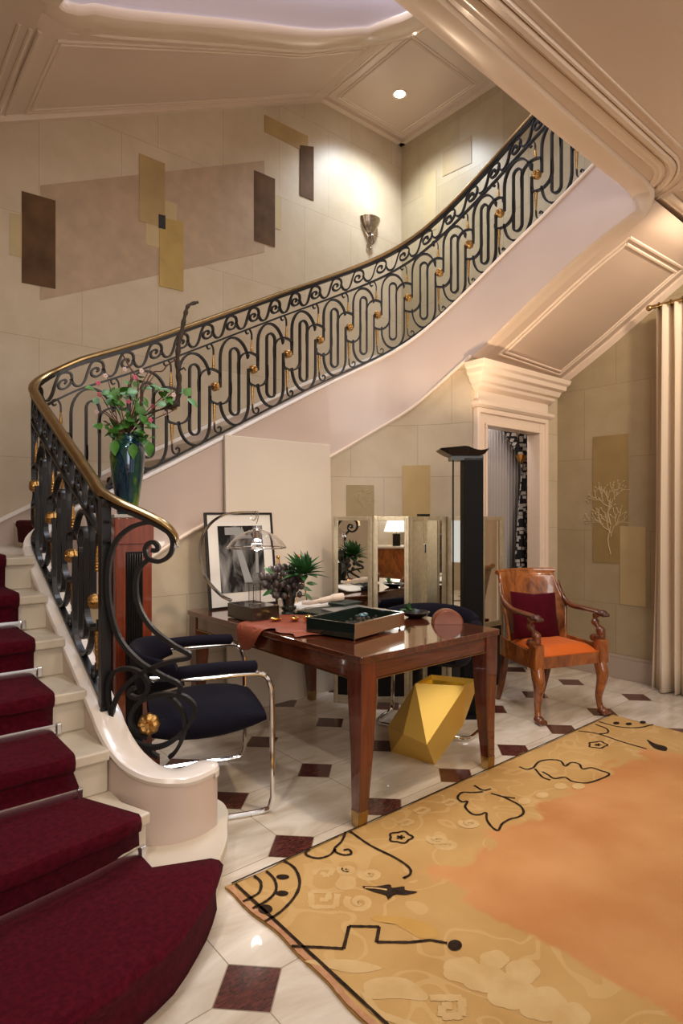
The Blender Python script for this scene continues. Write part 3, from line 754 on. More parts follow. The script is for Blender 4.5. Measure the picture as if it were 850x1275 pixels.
for i, s in enumerate(ROS):
    if s > S_top-.02: break
    cb = curb(s)+.028; q, nn = path(s)
    mb = MB(); ros(mb, P3(s, cb+BR, .012), nn); ros(mb, P3(s, cb+BR, -.012), -nn); mb.build('rosette', 'gilt', rail)
    mt = midh(s)
    for z0, z1, fl in ((cb+BR+.125, mt-.075, 0), (cb+.06, cb+BR-.122, 1)):
        n = 18; m_ = MB()
        pts = [P3(s-.012+(.006 if fl else 0), lerp(z0, z1, k/n)) for k in range(n+1)]
        rr_ = [(.010+.0028*(k % 2))*(1-.75*((k/n) if not fl else (1-k/n))**1.6) for k in range(n+1)]
        m_.tube(pts, rr_, 8)
        m_.build('gilded_spindle', 'gilt', rail)
    m_ = RB()
    zt = mt-.075; x = s-.012
    m_.rib(c2([(x, zt-.02), (x-.002, zt+.025), (x-.018, zt+.052), (x-.042, zt+.050), (x-.050, zt+.030), (x-.038, zt+.016), (x-.027, zt+.026)]), .0035, .008)
    m_.build('small_scroll', 'iron', rail, smooth=False); m_ = RB()
    zt = cb+.06; x = s-.006
    m_.rib(c2([(x, zt+.03), (x+.004, zt-.015), (x+.022, zt-.035), (x+.048, zt-.024), (x+.052, zt-.0), (x+.036, zt+.01), (x+.028, zt-.004)]), .0035, .008)
    m_.build('small_scroll', 'iron', rail, smooth=False)
# running scroll frieze
m_ = RB(); PW = .187; s = .06
while s < S_top-.1:
    c = s+.1; 
    def q(dx, dz, k=PW/.164): return (c+dx*k*.001, railh(c+dx*.001)-.096+dz*.00098*1.0)
    pts = [q(-134, -5), q(-112, -55), q(-84, -66), q(-62, -40), q(-44, 20), q(-27, 56), q(0, 62), q(28, 44), q(36, 10), q(26, -22), q(0, -36), q(-24, -24), q(-30, 0), q(-18, 18), q(2, 16), q(8, 2), q(0, -6)]
    m_.rib(c2(pts, 4), .0055, .012)
    s += PW
m_.build('running_scroll', 'iron', rail, smooth=False)
# handrail
NP = Vector((X1, PY, 0)); VE = Vector((1.12, 2.235, 0)); dn = (VE-NP).normalized(); PN = Vector((-dn.y, dn.x, 0))
def onN(x, y, off=0): return atPl(x, y, NP, PN)+PN*off-RO
ext = [onN(x, y) for x, y in ((221.5, 675), (220, 668), (213, 659), (199, 649), (177, 638), (152, 627))]
HR = ext+[P3(s, railh(s)) for s in fr(.02, S_top+.1, 170)]
HR = catmull(ext+[P3(.06, railh(.06)), P3(.16, railh(.16))], 5)+[P3(s, railh(s)) for s in fr(.2, S_top+.1, 170)]
hp = [(.0, -.014), (.020, -.014), (.027, -.006), (.026, .004), (.018, .013), (.006, .018), (-.006, .018), (-.018, .013), (-.026, .004), (-.027, -.006), (-.020, -.014)]
MB().sweep(HR, hp).build('handrail', 'brass', rail)
mb = MB().sweep([p-Vector((0, 0, .02)) for p in HR[2:46]], [(-.016, -.012), (-.016, .008), (.016, .008), (.016, -.012)]); mb.build('handrail_bar', 'iron', rail)
# newel post
mb = MB(); zt = railh(0)-.02
mb.box(-.020, .020, .008, .048, curb(0)-.03, zt+.02); mb.box(-.024, .024, .004, .052, curb(0)-.03, curb(0)+.02)
mb.build('post', 'iron', rail, smooth=False, bevel=.002)
# newel scrolls, traced in the plane of the curving end
def cc(L_): return [(30+x/3.541, 600+y/3.541) for x, y in L_]
curves = [
 (cc([(562, 300), (582, 303), (590, 285), (570, 266), (545, 275), (535, 305), (550, 338), (600, 350), (645, 318), (655, 260), (630, 215), (590, 188), (540, 180), (470, 202), (410, 255), (378, 340), (370, 450), (380, 560), (420, 690), (500, 785), (600, 850), (682, 892), (684, 930)]), .0085),
 (cc([(552, 338), (510, 380), (492, 450), (506, 550), (560, 640), (650, 715), (735, 768), (650, 790), (560, 822), (480, 868), (415, 940), (388, 1020), (402, 1085), (470, 1140), (560, 1170), (640, 1150), (715, 1085), (752, 1020), (742, 975), (690, 942), (600, 938), (525, 962), (482, 1005), (472, 1060), (500, 1110), (545, 1125)]), .0085),
 (cc([(392, 1040), (376, 980), (372, 900), (395, 840), (450, 822), (510, 840), (545, 890), (536, 935), (500, 952), (466, 938), (468, 915), (490, 908)]), .0075),
 (cc([(632, 950), (672, 975), (704, 1030), (708, 1090), (690, 1150), (662, 1195), (640, 1213)]), .0075),
 (cc([(352, 1050), (400, 1085), (450, 1130), (520, 1172), (592, 1213)]), .007)]
for k, (L_, t_) in enumerate(curves):
    pts = catmull([onN(x, y) for x, y in L_], 6)
    mb = MB(); n = len(pts); rows = []
    for i in range(n):
        t = (pts[min(i+1, n-1)]-pts[max(i-1, 0)]).normalized(); nv = t.cross(PN).normalized()*t_; w_ = PN*.013
        rows.append([pts[i]+nv+w_, pts[i]-nv+w_, pts[i]-nv-w_, pts[i]+nv-w_])
    mb.grid(rows, cv=True); mb.add(rows[0], [(0, 1, 2, 3)]); mb.add(rows[-1], [(3, 2, 1, 0)])
    mb.build('newel_scroll', 'iron', rail, smooth=False)
mb = MB(); x, y = cc([(552, 1065)])[0]; ros(mb, onN(x, y, -.012), -PN, .043); ros(mb, onN(x, y, .0), PN, .043); o = mb.build('rosette', 'gilt', rail); o['label'] = 'large round gilded rosette low in the end scroll'
x0, y0 = cc([(600, 1050)])[0]; mb = MB().tube([onN(x, y), onN(*cc([(625, 1045)])[0])], .004, 6); mb.build('pin', 'iron', rail)

# ------------------------------------------------------------------ pedestal, vase, flowers
PX, PYY = 1.215, 3.26
t = thing('pedestal', 'tall red lacquered wooden pedestal with black fluted panels carrying the flower vase', 'pedestal', (PX, PYY, 0))
mb = MB().box(-.098, .098, -.098, .098, .10, 1.34).box(-.106, .106, -.106, .106, 1.22, 1.36); mb.build('column', 'redped', t, smooth=False, bevel=.004)
mb = MB().box(-.13, .13, -.13, .13, 0, .07).box(-.115, .115, -.115, .115, .07, .10); mb.build('base', 'redped', t, smooth=False, bevel=.004)
mb = MB().box(-.11, .11, -.11, .11, 1.36, 1.378); mb.build('top', mat('grey_stone_top', srgb(170, 165, 160), .3), t, smooth=False, bevel=.003)
for a in range(4):
    T = Matrix.Rotation(a*pi/2, 4, 'Z'); mb = MB(); mb.box(-.045, .045, -.101, -.097, .14, 1.18, T=T)
    for k in range(7): mb.tube([(-.039+.013*k, -.102, .15), (-.039+.013*k, -.102, 1.17)], .0055, 6, T=T)
    mb.build('fluted_panel', 'black', t)
def vase_mat():
    m, nt, b = nmat('iridescent_glaze'); N = nt.nodes; L = nt.links
    tc = N.new('ShaderNodeTexCoord'); mp = N.new('ShaderNodeMapping'); mp.inputs['Scale'].default_value = (6, 6, 2.2); L.new(tc.outputs['Object'], mp.inputs[0])
    n = N.new('ShaderNodeTexNoise'); n.inputs['Scale'].default_value = 2.0; n.inputs['Detail'].default_value = 3; L.new(mp.outputs[0], n.inputs['Vector'])
    r = N.new('ShaderNodeValToRGB'); E_ = r.color_ramp.elements
    E_[0].position = .32; E_[0].color = (.008, .010, .035, 1); E_[1].position = .74; E_[1].color = (.55, .42, .03, 1)
    for p, c in ((.46, (.01, .05, .10, 1)), (.56, (.01, .10, .07, 1)), (.66, (.16, .28, .03, 1))): e_ = E_.new(p); e_.color = c
    L.new(n.outputs[0], r.inputs[0]); L.new(r.outputs[0], b.inputs['Base Color']); b.inputs['Roughness'].default_value = .08; b.inputs['Metallic'].default_value = .55; b.inputs['Coat Weight'].default_value = 1
    return m
zb = 1.378
o = MB().lathe([(0, .0), (.050, 0), (.056, .012), (.055, .03), (.066, .10), (.083, .22), (.092, .31), (.090, .355), (.078, .39), (.064, .405), (.062, .42), (.070, .432), (.066, .434), (.056, .42), (.055, .40), (.0, .38)], (0, 0, 0), 32).build('vase', vase_mat())
o.location = (PX, PYY, zb); tag(o, 'dark iridescent blue green tall vase on the red pedestal', 'vase')
fl_ = thing('flower_arrangement', 'wild arrangement of green leaves, pink blossoms and one tall bare branch in the iridescent vase', 'flowers', (PX, PYY, zb+.40))
FO = Vector(fl_.location); DV = PX*FW[0]+PYY*FW[1]
def fp(x, y, dd=0): return atD(x, y, DV+dd)-FO
mb = MB(); P_ = catmull([fp(157, 552), fp(165, 530), fp(183, 516), fp(203, 509), fp(219, 502), fp(223, 478, .02), fp(221, 455, .02), fp(222, 433, .02), fp(227, 408, .03), fp(231, 390, .03), fp(235, 380, .03), fp(247, 376, .04)], 5)
n = len(P_); mb.tube(P_, [(.007 if i < n*.3 else .019)*(1-.55*i/n)*(1+.25*sin(i*1.7)) for i in range(n)], 8); mb.tube([fp(222, 455, .02), fp(216, 446), fp(212, 448)], .005, 6); mb.tube([fp(221, 462, .02), fp(229, 458), fp(231, 461)], .005, 6)
mb.build('tall_branch', 'bark', fl_)
mb = MB()
rnd = random.Random(3)
for k in range(16):
    x = rnd.uniform(122, 222); y = rnd.uniform(450, 520); z = rnd.uniform(-.08, .10)
    mb.tube(catmull([fp(155+rnd.uniform(-8, 8), 552), fp(lerp(155, x, .4)+rnd.uniform(-6, 6), lerp(548, y, .5)), fp(x, y, z)], 5), [.0028]*10+[.0015], 5)
mb.tube(catmull([fp(160, 540), fp(172, 480), fp(160, 455), fp(153, 442)], 5), .004, 6)
mb.tube(catmull([fp(165, 535), fp(185, 470), fp(202, 462), fp(208, 455), fp(218, 448)], 5), .0035, 6)
mb.build('stems', 'twig', fl_)
def leaf(mb, c, d, n_, L_, W_, mi=0, fold=.25):
    d = d.normalized(); sd = d.cross(n_).normalized(); up = sd.cross(d).normalized(); rows = []
    for t in fr(0, 1, 6):
        w_ = W_*sin(pi*min(1, t**.8))*(1 if t < 1 else 0)+.0004; m = c+d*(L_*t)+up*(-.35*L_*t*t*.4)
        rows.append([m-sd*w_+up*w_*fold, m, m+sd*w_+up*w_*fold])
    mb.grid(rows, mi)
mb = MB()
clus = [(150, 495, 14), (170, 515, 14), (142, 528, 12), (160, 540, 14), (178, 528, 10), (200, 495, 8), (212, 493, 7), (150, 545, 8), (172, 545, 8), (135, 490, 8), (165, 480, 8)]
for cx, cy, k in clus:
    for j in range(k):
        c = fp(cx+rnd.gauss(0, 8), cy+rnd.gauss(0, 7), rnd.uniform(-.07, .09)); d = Vector((rnd.gauss(0, 1), rnd.gauss(0, 1), rnd.gauss(.1, .6)))
        leaf(mb, c, d, Vector((rnd.gauss(0, .4), -.8, .8)), rnd.uniform(.045, .085), rnd.uniform(.017, .030))
for x, y in ((143, 556), (186, 558), (166, 560)): leaf(mb, fp(x, y-8, -.09), Vector((-.1, -.2, -1)), Vector((-.6, -.8, .1)), .085, .026)
mb.build('leaves', 'leaf', fl_)
mb = MB()
for x, y, mi in [(122, 477, 0), (124, 491, 0), (151, 486, 0), (190, 506, 0), (176, 462, 1), (155, 460, 1), (216, 492, 1), (120, 513, 1), (187, 523, 0), (140, 532, 1), (168, 470, 0), (131, 468, 1), (205, 515, 1), (160, 500, 0)]:
    c = fp(x, y, rnd.uniform(-.05, .05))
    for k in range(5): mb.ball(c+Vector((cos(k*1.26)*.008, -.002, sin(k*1.26)*.008)), (.007, .004, .007), 6, mi)
mb.build('blossoms', ['pink', 'palepink'], fl_)

# ------------------------------------------------------------------ table
TX0, TX1, TY0, TY1, TZ = 1.735, 2.745, 1.935, 3.625, .76
tb = thing('desk', 'large polished mahogany writing table with tapered legs and brass feet', 'table', ((TX0+TX1)/2, (TY0+TY1)/2, 0))
hx, hy = (TX1-TX0)/2, (TY1-TY0)/2
mb = MB(); P_ = []
for cx, cy, a0 in ((hx-.02, -hy+.02, -pi/2), (hx-.02, hy-.02, 0), (-hx+.02, hy-.02, pi/2), (-hx+.02, -hy+.02, pi)):
    for k in range(5): P_.append((cx+.02*cos(a0+pi/2*k/4), cy+.02*sin(a0+pi/2*k/4)))
mb.prism(P_, TZ-.03, TZ); mb.build('tabletop', 'mahog_y', tb, smooth=False, bevel=.004)
AZ0 = .650; i_ = .014
for y0_, y1_ in ((-hy+i_+.008, -hy+.04), (hy-.04, hy-i_-.008)): MB().box(-hx+.09, hx-.09, y0_, y1_, AZ0, TZ-.03).build('end_apron', 'mahog', tb, smooth=False, bevel=.002)
for x0_, x1_ in ((-hx+i_+.006, -hx+.04), (hx-.04, hx-i_-.006)): MB().box(x0_, x1_, -hy+.09, hy-.09, AZ0, TZ-.03).build('side_apron', 'mahog_y', tb, smooth=False, bevel=.002)
mb = MB(); d_ = .010
for q in ((-hx+.09, hx-.09, -hy+i_+.002, -hy+.04), (-hx+i_, -hx+.04, -hy+.09, hy-.09), (-hx+.09, hx-.09, hy-.04, hy-i_), (hx-.04, hx-i_, -hy+.09, hy-.09)): MB().box(*q, AZ0-.0045, AZ0-.0002).build('brass_edging', 'brass', tb, smooth=False)
for sx in (-1, 1):
    for sy in (-1, 1):
        cx, cy = sx*(hx-.012-.048), sy*(hy-.012-.048); h = .048
        def sq(z, r, ox=0, oy=0): return [(cx+ox-r, cy+oy-r, z), (cx+ox+r, cy+oy-r, z), (cx+ox+r, cy+oy+r, z), (cx+ox-r, cy+oy+r, z)]
        mb = MB(); q_ = [(.07, .027, .018), (.30, .036, .004), (.48, .044, .0), (.60, .048, 0), (TZ-.03, .048, 0)]
        mb.grid([sq(z, r, sx*o_, sy*o_*.2) for z, r, o_ in q_], cv=True); leg = mb.build('leg', 'mahog_z', tb, bevel=.004)
        mb = MB().hexa(sq(.0, .024, sx*.022, sy*.004), sq(.075, .0285, sx*.018, sy*.0036)); f = mb.build('brass_foot', 'brass', leg, smooth=False, bevel=.003)

# ------------------------------------------------------------------ yellow faceted stool
def stool():
    D = {'b1': (487, 938, 3.46), 'b2': (541, 952, 3.27), 'l': (483, 905, 3.55), 'm1': (502, 914, 3.30), 'm2': (531, 927, 3.22), 't1': (517, 851, 3.36), 't2': (579, 854, 3.38), 't3': (596, 846, 3.55), 't4': (537, 840, 3.75), 'r': (576, 903, 3.42), 'bk1': (560, 930, 3.6), 'bk2': (515, 925, 3.85), 'bl': (500, 880, 3.85)}
    P_ = {k: atD(*v) for k, v in D.items()}
    P_['b1'] = atZ(487, 936, 0.0); P_['b2'] = atZ(541, 952, 0.0); P_['bk2'] = Vector((2.72, 2.62, 0)); P_['bk1'] = Vector((2.80, 2.40, 0.0))
    return P_
P_ = stool(); K = list(P_)
t = thing('faceted_stool', 'yellow gold faceted polygonal stool leaning under the mahogany table', 'stool', tuple(P_['b2']))
import bmesh
O_ = Vector(t.location)
idx = {k: i for i, k in enumerate(K)}
F_ = [('t1', 't2', 'm2', 'm1'), ('m1', 'm2', 'b2', 'b1'), ('l', 't1', 'm1'), ('l', 'm1', 'b1'), ('t2', 't3', 'r'), ('t2', 'r', 'm2'), ('m2', 'r', 'b2'), ('r', 'bk1', 'b2'),
      ('t3', 't4', 'bl', 'bk2'), ('t3', 'bk2', 'bk1'), ('t3', 'bk1', 'r'), ('t4', 't1', 'l', 'bl'), ('bl', 'l', 'b1', 'bk2'), ('b1', 'b2', 'bk1', 'bk2')]
mb = MB().add([P_[k]-O_ for k in K], [tuple(idx[q] for q in f) for f in F_])
mb.build('body', 'yellow', t, smooth=False, solid=.004)
cen = sum((P_[k] for k in ('t1', 't2', 't3', 't4')), Vector())/4
dp = Vector((0, 0, -.10))
top = [P_[k]-O_ for k in ('t1', 't2', 't3', 't4')]; inn = [(P_[k]-cen)*.93+cen-O_+Vector((0, 0, -.055)) for k in ('t1', 't2', 't3', 't4')]
mb = MB().add(top+inn, [(0, 1, 5, 4), (1, 2, 6, 5), (2, 3, 7, 6), (3, 0, 4, 7), (4, 5, 6, 7)]); mb.build('recessed_top', 'yellow_in', t, smooth=False)

# ------------------------------------------------------------------ tubular armchairs
def tube_chair(loc, rz, label, reverse=False):
    t = thing('armchair', label, 'chair', loc, rz)   # faces local +x
    W = .325; fx = .27; r = .0125
    def side(sy):
        y = sy*W
        if not reverse:
            P_ = [(-.26, y*.93, .66), (-.05, y, .65), (.15, y, .652), (.235, y, .642), (.270, y, .59), (.278, y, .50), (.28, y, .15), (.275, y, .05), (.235, y, .0135), (.05, y, .0125), (-.22, y*.96, .0125), (-.27, y*.80, .0125)]
        else:
            P_ = [(-.06, y, .64), (-.10, y, .65), (-.20, y, .66), (-.255, y*.98, .62), (-.262, y*.97, .50), (-.265, y, .15), (-.26, y, .05), (-.22, y, .0135), (-.1, y, .0125), (.0, y*.96, .0125), (.04, y*.8, .0125)]
        return catmull(P_, 6)
    L_ = side(-1); R_ = side(1)
    mb = MB().tube(L_+list(reversed(R_)), r, 10); mb.build('tube_frame', 'chrome', t)
    # seat: plump pillow
    mb = MB(); rows = []
    for i in range(9):
        u = i/8; x = lerp(-.25, .27 if not reverse else .06, u); rr = []
        for k in range(24):
            a = 2*pi*k/24; yy = (W-.045)*math.copysign(abs(cos(a))**.45, cos(a)); th = .075*(sin(pi*min(1, max(0, u*.94+.03))))**.45
            rr.append((x, yy*(.86+.14*sin(pi*(u*.8+.1))), .385+(.07 if reverse else 0)+.02*u+th*math.copysign(abs(sin(a))**.8, sin(a))+.02*cos(yy*4)))
        rows.append(rr)
    mb.grid(rows, cv=True); mb.add(rows[0], [tuple(range(24))]); mb.add(rows[-1], [tuple(reversed(range(24)))]); mb.build('seat', 'velvet', t, ang=80)
    # back: curved pad
    mb = MB(); rows = []
    for i in range(17):
        a = lerp(-1.25, 1.25, i/16); cx, cy = -.02-.29*cos(a)**.8 if cos(a) > 0 else 0, (W-.01)*sin(a)/sin(1.25)
        out = Vector((-cos(a), sin(a), 0)); rr = []
        h = .10+.03*cos(a)
        for k in range(12):
            b = 2*pi*k/12; rr.append(Vector((cx, cy, .655+(.035 if reverse else .02)*cos(a)))+out*(.028*cos(b))+Vector((-.02*(sin(b)), 0, h*.62*sin(b)*(1 if sin(b) > 0 else 1.5*cos(a)**2+.45))))
        rows.append(rr)
    mb.grid(rows, cv=True); mb.add(rows[0], [tuple(range(12))]); mb.add(rows[-1], [tuple(reversed(range(12)))]); mb.build('backrest', 'velvet', t, ang=80)
    for sy in (-1, 1):
        mb = MB(); pe = -.07 if reverse else .20
        pts = [(lerp(-.14, pe, k/8), sy*W*.99, .680+.006*sin(k/8*pi)) for k in range(9)]
        pts = [(-.145, sy*W*.97, .68)]+pts+[(pe+.01, sy*W, .68)]
        T = Matrix.Identity(4); mb.tube(pts, [.012]+[.029]*9+[.012], 12); mb.build('arm_pad', 'velvet', t, ang=80)
    return t
tube_chair((1.394, 2.743, 0), radians(-19.6), 'dark velvet tubular chrome armchair at the left long side of the mahogany table')
tube_chair((2.85, 2.61, 0), radians(180+19.6), 'dark velvet tubular armchair seen over the far right edge of the mahogany table', True)

# ------------------------------------------------------------------ carved armchair
ac = thing('carved_armchair', 'figured walnut armchair with barrel back, paw feet, orange leather seat beside the doorway', 'chair', (3.873, 2.345, 0), radians(-19))
# local: faces -y, width x
def bowl(t, z):    # back surface point: t -1..1, z height
    fl_z = (z-.42)/.54; wx = .255+.062*max(0, fl_z)**1.6; a = t*1.12
    return Vector((wx*sin(a)/sin(1.12), .21+.05*fl_z+.035*max(0, fl_z)**3-.20*(1-cos(a))*1.15, z))
def tops(t):
    a = abs(t); return .95 if a < .70 else lerp(.95, .70, ((a-.70)/.30)**.62)
mb = MB(); rows = []
for i in range(33):
    t = -1+2*i/32; zt = tops(t); rows.append([bowl(t, lerp(.40, zt, k/12)) for k in range(13)])
mb.grid(rows); mb.build('backrest', 'burl', ac, solid=.022)
mb = MB(); mb.tube([bowl(t, .952)+Vector((0, .012, 0)) for t in fr(-.76, .76, 20)], [.014]+[.020]*19+[.014], 10); mb.build('top_rail', 'burl', ac)
for sx in (-1, 1):
    mb = MB()
    A_ = catmull([bowl(sx*.80, .86), bowl(sx*.90, .77), Vector((sx*.262, .06, .715)), Vector((sx*.275, -.06, .705)), Vector((sx*.280, -.17, .702)), Vector((sx*.280, -.225, .695))], 5)
    rows = []
    for i, p in enumerate(A_):
        f_ = i/(len(A_)-1); w_ = lerp(.014, .028, f_); h_ = lerp(.024, .015, f_)
        rows.append([p+Vector((w_*cos(b), 0, h_*sin(b))) for b in [2*pi*k/12 for k in range(12)]])
    mb.grid(rows, cv=True); mb.add(rows[-1], [tuple(range(12))]); a_ = mb.build('arm', 'walnut', ac)
    mb = MB(); mb.ball((sx*.28, -.235, .692), (.034, .036, .024), 12)
    for k in range(4): mb.ball((sx*.28-.022+.0147*k, -.262, .684), (.009, .016, .014), 8)
    mb.build('carved_end', 'paw', a_)
    # arm support: S-curve carved monopodia
    mb = MB(); S_ = catmull([(sx*.272, -.20, .50), (sx*.272, -.235, .545), (sx*.272, -.215, .585), (sx*.275, -.175, .62), (sx*.278, -.17, .66), (sx*.28, -.195, .695)], 5)
    mb.tube(S_, [lerp(.036, .022, min(1, i/12))+.006*sin(i*.9) for i in range(len(S_))], 10)
    mb.ball((sx*.272, -.238, .535), (.026, .022, .026), 10); mb.ball((sx*.272, -.17, .515), (.028, .04, .03), 10); mb.build('arm_support', 'walnut', ac)
    # front block + leg
    mb = MB().box(sx*.272-.036, sx*.272+.036, -.262, -.19, .355, .515); mb.build('corner_block', 'burl', ac, smooth=False, bevel=.005)
    mb = MB(); Lg = catmull([(sx*.262, -.215, .385), (sx*.268, -.235, .32), (sx*.268, -.245, .26), (sx*.262, -.235, .19), (sx*.258, -.222, .12), (sx*.262, -.228, .06), (sx*.268, -.24, .03)], 5)
    rz_ = [.043, .042, .044, .042, .036, .028, .024, .024]
    mb.tube(Lg, [interp(i/(len(Lg)-1), [(0, .042), (.25, .043), (.5, .031), (.75, .021), (.9, .022), (1, .026)]) for i in range(len(Lg))], 12)
    lg = mb.build('leg', 'burl', ac)
    mb = MB(); mb.ball((sx*.268, -.245, .028), (.034, .036, .026), 12)
    for k in range(4):
        mb.ball((sx*.268-.024+.016*k, -.280, .017), (.010, .020, .016), 8)
    mb.build('paw_foot', 'walnut', lg)
    mb = MB(); Lb = catmull([(sx*.20, .20, .40), (sx*.20, .215, .30), (sx*.20, .235, .20), (sx*.20, .27, .08), (sx*.20, .30, .0)], 5)
    rows = [[p+Vector((a*.024*(1-.35*i/20), b*.02*(1-.3*i/20), 0)) for a, b in ((-1, -1), (1, -1), (1, 1), (-1, 1))] for i, p in enumerate(Lb)]
    mb.grid(rows, cv=True); mb.build('leg', 'walnut', ac, bevel=.003)
    # side rail curving
    mb = MB(); rows = []
    for k in range(13):
        y = lerp(-.20, .21, k/12); x = sx*(.285-.05*(k/12)**2); zt = .47+.03*(k/12)
        rows.append([(x-.012, y, .355), (x+.012, y, .355), (x+.012, y, zt), (x-.012, y, zt)])
    mb.grid(rows, cv=True); mb.build('side_rail', 'burl', ac, smooth=False, bevel=.004)
mb = MB().box(-.24, .24, -.250, -.215, .355, .435); mb.box(-.21, .21, .18, .205, .36, .44); mb.build('seat_rail', 'burl', ac, smooth=False, bevel=.004)
mb = MB(); rows = []
for i in range(13):
    v = i/12; r_ = []
    for k in range(17):
        u = k/16; x = lerp(-.238, .238, u)*(1-.12*v**2); y = lerp(-.248, .18, v); e = min(u, 1-u)*2; f_ = min(v, 1-v)*2
        r_.append((x, y, .44+.052*(min(1, e*3)**.5)*(min(1, f_*3)**.5)))
    rows.append(r_)
mb.grid(rows); mb.grid([[(p[0], p[1], .425) for p in rows[0]], rows[0]]); mb.grid([[(r[0][0], r[0][1], .425) for r in rows], [r[0] for r in rows]]); mb.grid([[(r[-1][0], r[-1][1], .425) for r in rows], [r[-1] for r in rows]])
mb.build('seat', 'orange', ac, ang=80)
mb = MB(); rows = []
for i in range(15):
    u = -1+2*i/14; r_ = []
    for k in range(20):
        a = 2*pi*k/20; 
        q = .165*(1-.10*abs(u)**4); e = (1-abs(u)**3.5)
        r_.append(Vector((u*.19*(1+.05*abs(sin(a))), .045*e*cos(a), .17*sin(a)*(.90+.10*abs(u)))))
    rows.append(r_)
T = Matrix.Translation((-.02, .10, .645)) @ Matrix.Rotation(radians(-14), 4, 'X') @ Matrix.Rotation(radians(4), 4, 'Y')
mb.grid(rows, cv=True, T=T); mb.add(rows[0], [tuple(range(20))], T=T); mb.add(rows[-1], [tuple(reversed(range(20)))], T=T)
cu = mb.build('cushion', 'cushion', None, ang=80); cu.location = ac.location; cu.rotation_euler = ac.rotation_euler
tag(cu, 'crimson velvet cushion propped against the walnut armchair back', 'cushion')

# ------------------------------------------------------------------ mirrored folding screen
scr = thing('folding_screen', 'low folding screen of mirror panels in pale silver frames behind the desk', 'screen', (3.0, 3.2, 0))
SO = Vector(scr.location)
HP = [atD(415, 640, 4.42), atD(464, 640, 4.36), atD(509, 640, 4.36), atD(527, 640, 4.60), atD(556, 640, 4.50), atD(598, 640, 4.54), atD(626, 640, 4.70)]
HP = [Vector((p.x, p.y, 0))-SO for p in HP]; SH = 1.362
for i in range(6):
    a, b = HP[i], HP[i+1]; d_ = (b-a); L_ = d_.length; d_.normalize(); n_ = Vector((d_.y, -d_.x, 0))
    T = Matrix(((d_.x, -n_.x, 0, a.x), (d_.y, -n_.y, 0, a.y), (0, 0, 1, 0), (0, 0, 0, 1)))
    fw = .035; g = .004
    mb = MB(); mb.box(g, fw, -.014, .014, 0, SH, T=T).box(L_-fw, L_-g, -.014, .014, 0, SH, T=T).box(fw, L_-fw, -.014, .014, SH-.03, SH, T=T).box(fw, L_-fw, -.014, .014, .52, .56, T=T).box(fw, L_-fw, -.014, .014, .02, .06, T=T)
    mb.box(.012, fw-.012, -.018, -.014, .01, SH-.01, T=T).box(L_-fw+.012, L_-.012, -.018, -.014, .01, SH-.01, T=T)
    f = mb.build('frame', 'silver', scr, smooth=False, bevel=.002)
    if i == 2: mb = MB().box(fw, L_-fw, -.009, .009, .56, SH-.03, T=T); mb.build('silver_panel', 'silver', scr, smooth=False)
    else: mb = MB().box(fw, L_-fw, -.006, .006, .56, SH-.03, T=T); mb.build('mirror', 'mirror', scr, smooth=False)
    mb = MB().box(fw, L_-fw, -.006, .006, .06, .52, T=T); mb.build('lower_panel', 'black', scr, smooth=False)
mb = MB(); c = HP[3]; mb.box(c.x-.05, c.x+.05, c.y-.02, c.y+.02, SH, SH+.018); mb.build('hinge_cap', 'black', scr, smooth=False)
mb = MB(); T = Matrix.Translation(HP[3]+Vector((-.012, -.02, 1.12))); mb.box(-.012, .012, -.012, .012, -.035, .035, T=T); mb.build('latch', 'chrome', scr, smooth=False, bevel=.004)

# ------------------------------------------------------------------ tall black pillar lamp
pp = atD(587, 640, 4.14); pl = thing('floor_lamp', 'tall black square pillar lamp with flared tray top behind the desk', 'floor lamp', (pp.x, pp.y, 0), -TH)
mb = MB().box(-.066, .066, -.066, .066, .03, 1.76); mb.build('pillar', 'blackmatt', pl, smooth=False, bevel=.002)
mb = MB().box(-.11, .10, -.10, .10, 0, .03); mb.build('base', 'blackmatt', pl, smooth=False, bevel=.002)
mb = MB().tube([(-.135, -.04, .03), (-.135, -.04, 1.77)], .0055, 8); mb.box(-.15, -.11, -.06, -.02, 0, .03); mb.build('rod', 'black', pl)
mb = MB(); rows = []
for k in range(13):
    x = lerp(-.23, .095, k/12); z = interp(x, [(-.23, 1.822), (-.06, 1.838), (-.045, 1.836), (.0, 1.815), (.05, 1.808), (.095, 1.822)])
    zb_ = interp(x, [(-.23, 1.816), (-.16, 1.775), (.06, 1.775), (.095, 1.815)])
    rows.append([(x, -.11, z), (x, .11, z), (x, .09, zb_), (x, -.09, zb_)])
mb.grid(rows, cv=True); mb.add(rows[0], [(0, 1, 2, 3)]); mb.add(rows[-1], [(3, 2, 1, 0)]); mb.box(-.15, .066, -.066, .066, 1.745, 1.78); mb.build('tray_top', 'black', pl, smooth=False)

l = bpy.data.lights.new('torchere_light', 'SPOT'); l.energy = 34; l.color = (1, .74, .50); l.spot_size = radians(150); l.spot_blend = .9; l.shadow_soft_size = .05
o = bpy.data.objects.new('torchere_light', l); C.objects.link(o); o.location = (pp.x, pp.y, 1.90); o.rotation_euler = (pi, 0, 0)
# ------------------------------------------------------------------ leaning pale panel
mb = MB(); a = atY(280, 541, 3.71).x; b = atY(411, 556, 3.71).x; zt = 1.93
mb.hexa([(a, 3.655, 0), (b, 3.655, 0), (b, 3.68, 0), (a, 3.68, 0)], [(a, 3.71, zt), (b, 3.71, zt-.004), (b, 3.735, zt-.004), (a, 3.735, zt)])
o = mb.build('leaning_panel', 'panel', smooth=False, bevel=.003); tag(o, 'large plain pale rectangular panel leaning on the wall behind the desk', 'panel')

# ------------------------------------------------------------------ items on the desk
def tz(x, y, z=TZ): return atZ(x, y, z)
